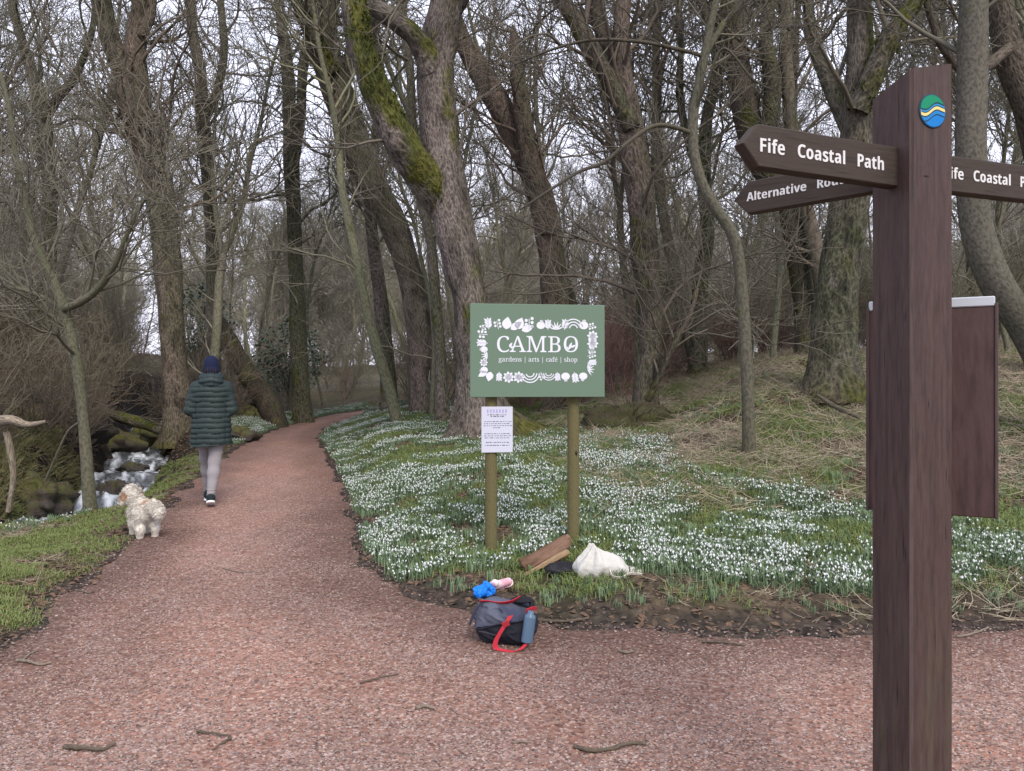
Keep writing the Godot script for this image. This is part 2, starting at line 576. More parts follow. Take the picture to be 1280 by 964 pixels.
func ground_color(x: float, d: float, h: float, pd: float, slope: float) -> Color:
	var litter := Color(0.19, 0.14, 0.09)
	var c := litter.lerp(Color(0.12, 0.09, 0.058), clampf(0.5 + nz.get_noise_2d(x * 12.0, d * 12.0), 0, 1))
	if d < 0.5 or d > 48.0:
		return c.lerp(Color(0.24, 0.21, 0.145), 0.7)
	var px := x / d * F + 640.0
	c = c.lerp(Color(0.20, 0.17, 0.12), straw_amount(x, d) * 0.6)
	var green := clampf(0.3 + 1.6 * nz.get_noise_2d(x * 8.0 + 90.0, d * 8.0), 0, 1) * 0.55
	if x > -2.5:
		c = c.lerp(Color(0.085, 0.115, 0.035), green * (1.7 if px > 800 else 0.8))
	c = c.lerp(Color(0.075, 0.11, 0.045), clampf(snow_amount(x, d, h) * 1.4, 0, 0.85))
	if x < -2.2 and pd > 0.0 and pd < 2.4 and d < 20.0:
		var turf := smoothstep(0.2, 0.6, pd + nz.get_noise_2d(x * 20.0, d * 20.0) * 0.5) * (1.0 - smoothstep(9.0, 12.0, d) * 0.7)
		c = c.lerp(Color(0.10, 0.15, 0.04), turf * 0.85)
	if x < -5.0:
		var s := stream_at(x, d)
		c = c.lerp(Color(0.04, 0.032, 0.024), smoothstep(1.8, 0.9, s.x))
		c = c.lerp(Color(0.085, 0.11, 0.03), clampf(smoothstep(1.0, 1.8, s.x) * (0.2 + 1.8 * nz.get_noise_2d(x * 14.0, d * 14.0 + 7.0)), 0, 0.7))
	# trodden dark soil along the gravel
	var soil := smoothstep(0.62 if x > -1.0 and d < 8.0 else 0.35, 0.08, pd + nz.get_noise_2d(x * 24.0, d * 24.0) * 0.22)
	c = c.lerp(Color(0.085, 0.064, 0.054), soil * 0.95)
	return c

func build_ground() -> void:
	var xs := axis_lines([[-260.0, -60.0, 20.0], [-60.0, -20.0, 2.5], [-20.0, -9.0, 0.28], [-9.0, 7.0, 0.085], [7.0, 14.0, 0.2], [14.0, 50.0, 2.4], [50.0, 260.0, 21.0]])
	var zs := axis_lines([[-30.0, -3.0, 3.0], [-3.0, 2.4, 0.45], [2.4, 13.0, 0.085], [13.0, 24.0, 0.17], [24.0, 46.0, 0.5], [46.0, 110.0, 4.0], [110.0, 400.0, 29.0]])
	var mb := Mb.new()
	var nxs := xs.size()
	for j in zs.size():
		for i in nxs:
			var x := xs[i]
			var d := zs[j]
			var h := H(x, d)
			var e := 0.08 if in_grid(x, d) else 1.0
			var hx := (H(x + e, d) - H(x - e, d)) / (2 * e)
			var hd := (H(x, d + e) - H(x, d - e)) / (2 * e)
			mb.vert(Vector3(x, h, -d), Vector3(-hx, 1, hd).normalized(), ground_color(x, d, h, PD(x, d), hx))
	for j in zs.size() - 1:
		for i in nxs - 1:
			var a := j * nxs + i
			mb.tri(a, a + nxs, a + 1); mb.tri(a + 1, a + nxs, a + nxs + 1)
	var o := obj("ground", mb, M.ground, self)
	tag(o, "", "", "", "structure")
	# gravel sheet, a little above the ground, its edge sinking into the soil
	var pxs := axis_lines([[-9.0, 5.0, 0.08], [5.0, 16.0, 0.4]])
	var pzs := axis_lines([[-4.0, 2.2, 0.4], [2.2, 14.0, 0.08], [14.0, 39.0, 0.22]])
	mb = Mb.new()
	var map := PackedInt32Array()
	map.resize(pxs.size() * pzs.size())
	map.fill(-1)
	for j in pzs.size():
		for i in pxs.size():
			var x := pxs[i]
			var d := pzs[j]
			var pd := PD(x, d)
			if pd > 0.5:
				continue
			var edge := pd + nz.get_noise_2d(x * 20.0, d * 20.0 + 30.0) * 0.16 + nz.get_noise_2d(x * 70.0, d * 70.0) * 0.05
			var up := lerpf(0.014, -0.07, smoothstep(-0.05, 0.3, edge))
			up += nz.get_noise_2d(x * 5.0, d * 5.0) * 0.008 * smoothstep(0.0, -0.5, pd)
			# colour: pinkish red, browner and damper towards the verge and where feet turn the corner
			var c := Color(0.75, 0.725, 0.71).lerp(Color(0.58, 0.57, 0.565), clampf(0.5 + 1.4 * nz.get_noise_2d(x * 4.0, d * 4.0), 0, 1))
			c = c.lerp(Color(0.76, 0.66, 0.59), clampf(nz.get_noise_2d(x * 7.0 + 300.0, d * 7.0) * 1.2, 0, 0.6))
			var damp := smoothstep(-1.15 if x > -2.4 and d < 8.5 else -0.75, 0.02, pd + nz.get_noise_2d(x * 11.0, d * 11.0) * 0.3)
			if d > 9.0:
				damp *= 0.6
			var worn := clampf(nz.get_noise_2d(x * 9.0 + d * 2.0, d * 2.2) * 1.5 - 0.1, 0, 0.5)
			c = c.lerp(Color(0.50, 0.45, 0.41), worn)
			c = c.lerp(Color(0.31, 0.30, 0.29), damp * 0.95)
			map[j * pxs.size() + i] = mb.vert(Vector3(x, path_h(d) + up + nz.get_noise_2d(x * 26.0, d * 26.0) * 0.004, -d), Vector3.UP, c)
	for j in pzs.size() - 1:
		for i in pxs.size() - 1:
			var a := map[j * pxs.size() + i]
			var b := map[j * pxs.size() + i + 1]
			var cc := map[(j + 1) * pxs.size() + i]
			var d := map[(j + 1) * pxs.size() + i + 1]
			if a >= 0 and b >= 0 and cc >= 0 and d >= 0:
				mb.tri(a, cc, b); mb.tri(b, cc, d)
	tag(obj("path", mb, M.gravel, self), "", "", "", "structure")

func build_stream() -> void:
	var mb := Mb.new()
	var rows := 300
	var cols := 30
	for i in rows + 1:
		var f := float(i) / rows * (STREAM.size() - 1)
		var k := mini(int(f), STREAM.size() - 2)
		f -= k
		var a: Vector3 = STREAM[k]
		var b: Vector3 = STREAM[k + 1]
		var p := a.lerp(b, f)
		var tg := Vector2(b.x - a.x, b.y - a.y).normalized()
		for j in cols + 1:
			var s := (float(j) / cols - 0.5) * 1.7
			var x := p.x + tg.y * s
			var d := p.y - tg.x * s
			var step := 0.06 * sin(p.y * 3.1) + 0.035 * sin(p.y * 7.7 + s * 2.0)
			var rip := nf.get_noise_2d(x * 60.0, d * 60.0) * 0.05 + nf.get_noise_2d(x * 150.0, d * 150.0) * 0.03 + nf.get_noise_2d(x * 420.0, d * 420.0) * 0.022
			# broken white water where it runs over stones, dark brown between
			var along := i * 0.051
			var foam := clampf(0.30 + 1.6 * nf.get_noise_2d(s * 75.0, along * 14.0) + 0.8 * nf.get_noise_2d(s * 190.0, along * 45.0) + 0.7 * nf.get_noise_2d(s * 500.0, along * 160.0) - 0.25 * absf(s), 0, 1)
			if p.y < 10.5: foam *= 0.4
			var c := Color(0.07, 0.075, 0.08).lerp(Color(0.62, 0.66, 0.72), foam)
			mb.vert(Vector3(x, p.z + step + rip + foam * 0.03, -d), Vector3.UP, c)
	for i in rows:
		for j in cols:
			var a := i * (cols + 1) + j
			mb.tri(a, a + cols + 1, a + 1); mb.tri(a + 1, a + cols + 1, a + cols + 2)
	mb.fix()
	smooth_normals(mb)
	tag(obj("stream", mb, M.water, self), "", "", "", "structure")

func smooth_normals(mb: Mb) -> void:
	for i in mb.n.size():
		mb.n[i] = Vector3.ZERO
	for k in range(0, mb.ix.size(), 3):
		var a := mb.ix[k]; var b := mb.ix[k + 1]; var d := mb.ix[k + 2]
		var f := (mb.v[d] - mb.v[a]).cross(mb.v[b] - mb.v[a])
		mb.n[a] += f; mb.n[b] += f; mb.n[d] += f
	for i in mb.n.size():
		mb.n[i] = mb.n[i].normalized()

# ---------- trees ----------
func catmull(p: Array, r: Array, step: float) -> Array:
	# smooth resampling of a limb: [points, radii]
	var pts := PackedVector3Array()
	var rads := PackedFloat32Array()
	var k := p.size()
	for i in k - 1:
		var p0: Vector3 = p[maxi(i - 1, 0)]
		var p1: Vector3 = p[i]
		var p2: Vector3 = p[i + 1]
		var p3: Vector3 = p[mini(i + 2, k - 1)]
		var steps := maxi(1, int(ceil(p1.distance_to(p2) / step)))
		for s in steps:
			var f := float(s) / steps
			pts.append(p1.cubic_interpolate(p2, p0, p3, f))
			rads.append(lerpf(r[i], r[i + 1], f))
	pts.append(p[k - 1]); rads.append(r[k - 1])
	return [pts, rads]

# a thick limb with bumps, fissures, root flare and moss
func bark_tube(mb: Mb, pts: PackedVector3Array, rads: PackedFloat32Array, sides: int, o: Dictionary) -> void:
	var m := pts.size()
	var col: Color = o.get("col", Color(0.16, 0.135, 0.115))
	var col2: Color = o.get("col2", col.lerp(Color(0.22, 0.19, 0.17), 0.5))
	var moss: float = o.get("moss", 0.2)
	var side: Vector3 = o.get("side", Vector3(-0.4, 0.9, 0.2))
	var flare: float = o.get("flare", 0.0)
	var rough: float = o.get("rough", 0.09)
	var sd: float = o.get("seed", 0.0)
	var mcol: Color = o.get("mcol", Color(0.07, 0.08, 0.022))
	var algae: Color = o.get("algae", Color(0.13, 0.135, 0.085))
	var tg := (pts[1] - pts[0]).normalized()
	var x := tg.cross(Vector3(0.13, 0.2, 0.97)).normalized()
	var first := mb.v.size()
	var w := sides + 1
	var along := 0.0
	var wraps := maxf(1.0, roundf(rads[m / 2] * 6.3 * 1.6))
	for i in m:
		if i > 0:
			along += pts[i].distance_to(pts[i - 1])
			tg = (pts[mini(i + 1, m - 1)] - pts[i - 1]).normalized()
			x = (x - tg * x.dot(tg)).normalized()
		var y := tg.cross(x)
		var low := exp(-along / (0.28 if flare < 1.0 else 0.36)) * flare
		for j in w:
			var a := TAU * float(j % sides) / float(sides)
			var d := x * cos(a) + y * sin(a)
			var q := (pts[i] + d * rads[i] + Vector3(sd, sd * 0.7, 0)) * 10.0
			var lump := nz.get_noise_3d(q.x * 1.4, q.y * 0.55, q.z * 1.4)
			var fine := nf.get_noise_3d(q.x * 6.0, q.y * 1.8, q.z * 6.0)
			var r := rads[i] * (1.0 + rough * (1.6 * lump + 0.75 * fine))
			if flare > 0.0:
				r *= 1.0 + low * (0.65 + 0.65 * maxf(0.0, cos(a * 4.0 + sd * 5.0 + 0.7 * sin(a))) + 0.4 * lump)
			var pos := pts[i] + d * r
			var mk := nz.get_noise_3d(q.x * 2.3 + 60.0, q.y * 1.2, q.z * 2.3) * 1.3 + nf.get_noise_3d(q.x * 9.0, q.y * 9.0, q.z * 9.0) * 0.5
			var mv := clampf((mk + d.dot(side) * 0.75 + moss * 2.2 - 1.0 + low * 0.8) * 2.5, 0.0, 1.0) if moss > 0.0 else 0.0
			var c := col.lerp(col2, clampf(0.5 + 1.2 * lump + 0.5 * fine, 0, 1))
			c = c.lerp(algae, clampf(0.35 + 1.1 * nz.get_noise_3d(q.x * 0.8, q.y * 0.3 + 33.0, q.z * 0.8) + 0.3 * d.x, 0, 0.8))
			if o.has("flake"):
				c = c.lerp(o.flake, smoothstep(0.12, 0.42, nf.get_noise_3d(q.x * 15.0, q.y * 6.0 + 9.0, q.z * 15.0) + 0.25 * lump) * 0.75)
				c = c * lerpf(0.5, 1.0, smoothstep(-0.45, -0.1, nf.get_noise_3d(q.x * 11.0 + 70.0, q.y * 3.0, q.z * 11.0)))
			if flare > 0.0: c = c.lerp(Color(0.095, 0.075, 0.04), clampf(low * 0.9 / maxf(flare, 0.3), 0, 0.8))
			c = c.lerp(mcol.lerp(Color(0.13, 0.13, 0.03), clampf(0.5 + fine, 0, 1)), mv)
			mb.vert(pos + d * mv * 0.015, d, c, Vector2(float(j) / sides * wraps, along * 1.6))
	for i in m - 1:
		for j in sides:
			var a := first + i * w + j
			mb.tri(a, a + w, a + 1); mb.tri(a + 1, a + w, a + w + 1)
	# normals of the bumpy surface
	for i in range(1, m - 1):
		for j in sides:
			var k := first + i * w + j
			var kp := first + i * w + (j + 1) % sides
			var km := first + i * w + (j + sides - 1) % sides
			mb.n[k] = (mb.v[kp] - mb.v[km]).cross(mb.v[k + w] - mb.v[k - w]).normalized()
		mb.n[first + i * w + sides] = mb.n[first + i * w]

func any_dir(r: RandomNumberGenerator) -> Vector3:
	return Vector3(r.randf_range(-1, 1), r.randf_range(-1, 1), r.randf_range(-1, 1))

# a crooked branch and, down to maxl, its own branches
func grow(mb: Mb, r: RandomNumberGenerator, p: Vector3, dir: Vector3, length: float, rad: float, lvl: int, maxl: int, o: Dictionary) -> void:
	var wig: float = o.get("wig", 0.28)
	var up: float = o.get("up", 0.06)
	var steps := clampi(int(length / (0.28 if lvl < 2 else 0.16)), 3, 9)
	var pts := PackedVector3Array([p])
	var rads := PackedFloat32Array([rad])
	var d := dir.normalized()
	var dirs := [d]
	var tip: float = maxf(o.get("tip", 0.0035), rad * (0.42 if lvl < maxl else 0.3))
	var bend := any_dir(r) * 0.10
	for i in steps:
		d = (d + any_dir(r) * wig * 0.75 + bend + Vector3.UP * up).normalized()
		p += d * (length / steps)
		pts.append(p); rads.append(lerpf(rad, tip, float(i + 1) / steps)); dirs.append(d)
	var sides := 6 if rad > 0.06 else (5 if rad > 0.028 else (4 if rad > 0.014 else 3))
	var c: Color = o.get("c0", Color(0.12, 0.11, 0.08))
	var c2: Color = o.get("c1", Color(0.10, 0.086, 0.07))
	var k := clampf(1.0 - rad / 0.05, 0, 1)
	mb.tube(pts, rads, sides, c.lerp(c2, k), c.lerp(c2, minf(1.0, k + 0.3)))
	if lvl >= maxl:
		return
	var kids: Array = o.kids
	var count: int = kids[mini(lvl, kids.size() - 1)]
	for q in count:
		var f := lerpf(o.get("from", 0.2), 1.0, (q + r.randf()) / count)
		var s := clampf(f * steps, 0.0, steps - 0.001)
		var i0 := int(s)
		var base := pts[i0].lerp(pts[i0 + 1], s - i0)
		var dd: Vector3 = dirs[i0 + 1]
		var axis := dd.cross(any_dir(r)).normalized()
		if axis.length() < 0.5:
			continue
		var ang := r.randf_range(0.45, 1.15)
		var nd := dd.rotated(axis, ang)
		if nd.y < -0.35: nd.y *= -0.5
		var nl := length * r.randf_range(0.38, 0.68) * (1.15 - 0.45 * f)
		var nr := minf(lerpf(rad, tip, f) * r.randf_range(0.45, 0.72), nl * 0.02 + 0.004)
		grow(mb, r, base, nd, maxf(nl, 0.22), maxf(nr, o.get("tip", 0.0035)), lvl + 1, maxl, o)
	# the leading end forks
	if lvl < maxl:
		for q in 2:
			grow(mb, r, p, (d + any_dir(r) * 0.55).normalized(), length * r.randf_range(0.35, 0.5), tip, lvl + 1, maxl, o)

# a tree measured limb by limb: each limb is a list of [px, py, width in px, extra distance]; the first is the trunk
func traced_tree(called: String, label: String, d0: float, limbs: Array, o: Dictionary) -> Node3D:
	var r := RandomNumberGenerator.new()
	r.seed = o.get("seed", 7)
	var t0: Array = limbs[0][0]
	var foot := on_ground(t0[0], d0)
	var root := thing(called, label, o.get("category", "tree"), foot, 0.0, o.get("group", ""))
	var twigs := Mb.new()
	var bark: Material = M[o.get("bark", "bark")]
	var moss_spots := []
	for li in limbs.size():
		var raw: Array = limbs[li]
		var p := []
		var w := []
		for q: Array in raw:
			var dd: float = d0 + (q[3] if q.size() > 3 else 0.0)
			p.append(at(q[0], q[1], dd) - foot)
			w.append(q[2] * 0.5 * dd / F)
		if li == 0:
			# the foot goes into the ground
			p[0] = Vector3(0, -0.12, 0)
		# grow past the last measured point, thinning
		var last: Vector3 = p[p.size() - 1]
		var before: Vector3 = p[p.size() - 2]
		var ext: float = o.get("ext", 1.5)
		var dirv := (last - before).normalized()
		if raw.size() > 1 and w[w.size() - 1] > 0.03 and not o.get("stub", []).has(li):
			p.append(last + dirv * ext + any_dir(r) * 0.12 * ext); w.append(w[w.size() - 1] * 0.7)
			p.append(last + dirv * ext * 2.0 + any_dir(r) * 0.35 * ext); w.append(w[w.size() - 1] * 0.5)
		var sm := catmull(p, w, clampf(w[0] * 0.28, 0.05, 0.12))
		var pts: PackedVector3Array = sm[0]
		var rads: PackedFloat32Array = sm[1]
		var maxr: float = w[0]
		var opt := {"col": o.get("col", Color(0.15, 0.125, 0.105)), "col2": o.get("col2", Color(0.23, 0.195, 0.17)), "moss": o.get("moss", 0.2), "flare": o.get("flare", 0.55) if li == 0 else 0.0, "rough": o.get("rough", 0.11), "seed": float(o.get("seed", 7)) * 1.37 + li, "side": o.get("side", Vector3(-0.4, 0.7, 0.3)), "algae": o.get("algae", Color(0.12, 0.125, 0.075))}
		if o.has("flake"): opt.flake = o.flake
		if o.has("limb_moss") and o.limb_moss.has(li):
			opt.moss = o.limb_moss[li]
			opt.side = o.get("limb_side", Vector3(0.2, 0.9, 0.3))
		var mb := Mb.new()
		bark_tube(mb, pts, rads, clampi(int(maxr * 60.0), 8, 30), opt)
		obj("trunk" if li == 0 else "limb", mb, bark, root, false)
		if o.has("limb_moss") and o.limb_moss.has(li):
			moss_spots.append([pts, rads])
		# boughs that spring from this limb
		var n: int = o.get("boughs", 10) if li == 0 else o.get("limb_boughs", 8)
		for q in n:
			var f := lerpf(o.get("bough_from", 0.3) if li == 0 else 0.15, 1.0, (q + r.randf()) / n)
			var i := mini(int(f * (pts.size() - 1)), pts.size() - 2)
			var tg := (pts[i + 1] - pts[i]).normalized()
			var nd := tg.rotated(tg.cross(any_dir(r)).normalized(), r.randf_range(0.6, 1.3))
			if nd.y < -0.2: nd.y = -nd.y
			var bl: float = r.randf_range(0.75, 1.35) * o.get("bough", 2.2) * (1.1 - 0.3 * f)
			grow(twigs, r, pts[i] + nd * rads[i] * 0.6, nd, bl, minf(rads[i] * 0.4, bl * 0.013 + 0.010), 0, o.get("depth", 2), {"kids": o.get("kids", [6, 5]), "wig": o.get("wig", 0.4), "up": o.get("up", 0.06), "tip": o.get("tip", 0.0055), "c0": o.get("col", Color(0.13, 0.115, 0.09)), "c1": Color(0.14, 0.128, 0.10)})
	for s: Array in o.get("sprays", []):
		# single long thin branches: [[px, py, width px, extra distance], ...]
		var p := []
		var w := []
		for q: Array in s:
			var dd: float = d0 + (q[3] if q.size() > 3 else 0.0)
			p.append(at(q[0], q[1], dd) - foot)
			w.append(q[2] * 0.5 * dd / F)
		var sm := catmull(p, w, 0.12)
		var bm := Mb.new()
		bm.tube(sm[0], sm[1], 7, Color(0.11, 0.10, 0.07), Color(0.07, 0.06, 0.05))
		obj("branch", bm, M.smooth_bark, root, false)
		var pts: PackedVector3Array = sm[0]
		for q in 9:
			var i := mini(int((q + r.randf()) / 9.0 * (pts.size() - 1)), pts.size() - 2)
			var tg := (pts[i + 1] - pts[i]).normalized()
			grow(twigs, r, pts[i], tg.rotated(tg.cross(any_dir(r)).normalized(), r.randf_range(0.5, 1.0)), r.randf_range(0.4, 1.0), 0.007, 1, 2, {"kids": [4, 4], "wig": 0.3, "up": 0.05})
	if twigs.v.size():
		tag(obj("twigs", twigs, M.twig, root, false), "", "", "", "stuff")
	if moss_spots.size():
		var xs := []
		var cs := PackedColorArray()
		for ms in moss_spots:
			var pts: PackedVector3Array = ms[0]
			var rads: PackedFloat32Array = ms[1]
			for q in 2600:
				var i := r.randi() % (pts.size() - 1)
				var tg := (pts[i + 1] - pts[i]).normalized()
				var d := tg.cross(any_dir(r)).normalized()
				if d.dot(o.get("limb_side", Vector3(0.2, 0.9, 0.3))) < r.randf_range(-0.5, 0.5) or nz.get_noise_3dv(pts[i] * 14.0 + d * 3.0) < -0.12:
					continue
				var b := Basis.looking_at(d, any_dir(r)).scaled(Vector3.ONE * r.randf_range(0.5, 1.3))
				xs.append(Transform3D(b, pts[i].lerp(pts[i + 1], r.randf()) + d * rads[i] * 1.02))
				var k := r.randf()
				cs.append(Color(0.04, 0.055, 0.012).lerp(Color(0.15, 0.165, 0.04), k * k))
		stuff("moss", moss_mesh(), M.moss, xs, cs, root)
	return root

func moss_mesh() -> ArrayMesh:
	# a small sprig of feathery moss standing out along -z
	var mb := Mb.new()
	var r := RandomNumberGenerator.new()
	r.seed = 5
	for i in 7:
		var d := (Vector3.FORWARD + any_dir(r) * 0.8).normalized()
		var s := d.cross(any_dir(r)).normalized() * 0.009
		var l := r.randf_range(0.03, 0.055)
		mb.flat_tri(-s, s, d * l, Color.WHITE)
	return mb.mesh()

# a whole tree of the background, grown from nothing: [trunk mesh, crown mesh]
func wood_tree(sd: int, o: Dictionary) -> Array:
	var r := RandomNumberGenerator.new()
	r.seed = sd
	var tall: float = o.get("tall", 13.0)
	var rad: float = o.get("rad", 0.2)
	var trunk := Mb.new()
	var crown := Mb.new()
	var lean := Vector3(r.randf_range(-0.15, 0.15), 1, r.randf_range(-0.15, 0.15)).normalized()
	var c0: Color = o.get("c0", Color(0.15, 0.135, 0.095))
	var stems := [[Vector3(0, -0.3, 0), lean, tall, rad]]
	var fork_at: float = o.get("fork", 0.45)
	var forks: int = o.get("forks", 2)
	var p := Vector3(0, -0.4, 0)
	var d := lean
	var pp := [p]
	var ww := [rad]
	var nseg := 7
	var h0 := tall * fork_at
	for i in nseg:
		d = (d + any_dir(r) * o.get("crook", 0.12) + Vector3.UP * 0.05).normalized()
		p += d * (h0 / nseg)
		pp.append(p); ww.append(rad * (1.0 - 0.3 * (i + 1) / nseg))
	var sm := catmull(pp, ww, 0.3)
	bark_tube(trunk, sm[0], sm[1], 10, {"col": c0, "col2": c0.lerp(Color(0.2, 0.18, 0.15), 0.6), "moss": o.get("moss", 0.18), "flare": 0.5, "rough": 0.08, "seed": sd * 0.37})
	var kids: Array = o.get("kids", [5, 5, 4])
	var pr := {"kids": kids, "wig": o.get("wig", 0.4), "up": o.get("up", 0.08), "tip": o.get("tip", 0.0052), "c0": c0, "c1": o.get("c1", Color(0.19, 0.178, 0.142))}
	for f in forks:
		# rising stems above the fork
		var sp := p
		var a := TAU * f / forks + r.randf()
		var sd_ := (d + Vector3(cos(a), 0.1, sin(a)) * (0.42 if forks > 1 else 0.05)).normalized()
		var sp2 := [sp - d * 0.1]
		var sw := [ww[ww.size() - 1] * (0.78 if forks > 1 else 1.0)]
		var l := tall * (1.0 - fork_at) * r.randf_range(0.8, 1.0)
		for i in 6:
			sd_ = (sd_ + any_dir(r) * 0.16 + Vector3.UP * 0.14).normalized()
			sp += sd_ * (l / 6)
			sp2.append(sp); sw.append(lerpf(sw[0], 0.025, float(i + 1) / 6))
		var s2 := catmull(sp2, sw, 0.35)
		bark_tube(trunk, s2[0], s2[1], 8, {"col": c0, "col2": c0.lerp(Color(0.2, 0.18, 0.15), 0.5), "moss": 0.1, "rough": 0.08, "seed": sd * 0.2 + f})
		var pts: PackedVector3Array = s2[0]
		var rads: PackedFloat32Array = s2[1]
		var n: int = o.get("boughs", 9)
		for q in n:
			var fq := lerpf(0.1, 1.0, (q + r.randf()) / n)
			var i := mini(int(fq * (pts.size() - 1)), pts.size() - 2)
			var tg := (pts[i + 1] - pts[i]).normalized()
			var nd := tg.rotated(tg.cross(any_dir(r)).normalized(), r.randf_range(0.5, 1.1))
			var bl: float = o.get("bough", 3.0) * r.randf_range(0.6, 1.1) * (1.15 - 0.6 * fq)
			grow(crown, r, pts[i], nd, bl, minf(rads[i] * 0.55, bl * 0.016 + 0.008), 0, o.get("depth", 2), pr)
	# low boughs on the bole
	var tp: PackedVector3Array = sm[0]
	var tr: PackedFloat32Array = sm[1]
	for q in o.get("low", 6):
		var i := mini(int(r.randf_range(0.25, 1.0) * (tp.size() - 1)), tp.size() - 2)
		var nd := Vector3(r.randf_range(-1, 1), r.randf_range(0.1, 0.7), r.randf_range(-1, 1)).normalized()
		grow(crown, r, tp[i], nd, r.randf_range(1.2, 2.6), minf(tr[i] * 0.35, 0.03), 0, 2, pr)
	return [trunk.mesh(), crown.mesh()]

func thicket_shrub(sd: int, tall: float, stems: int, spread: float, c0: Color, c1: Color, depth := 2, kids := [6, 5]) -> ArrayMesh:
	var r := RandomNumberGenerator.new()
	r.seed = sd
	var mb := Mb.new()
	for i in stems:
		var a := r.randf() * TAU
		var d := Vector3(cos(a) * spread, 1.0, sin(a) * spread).normalized()
		grow(mb, r, Vector3(cos(a), 0, sin(a)) * 0.12 * r.randf() + Vector3(0, -0.15, 0), d, tall * r.randf_range(0.35, 0.6), r.randf_range(0.010, 0.022), 0, depth, {"kids": kids, "wig": 0.26, "up": 0.07, "tip": 0.0045, "c0": c0, "c1": c1, "from": 0.12})
	return mb.mesh()

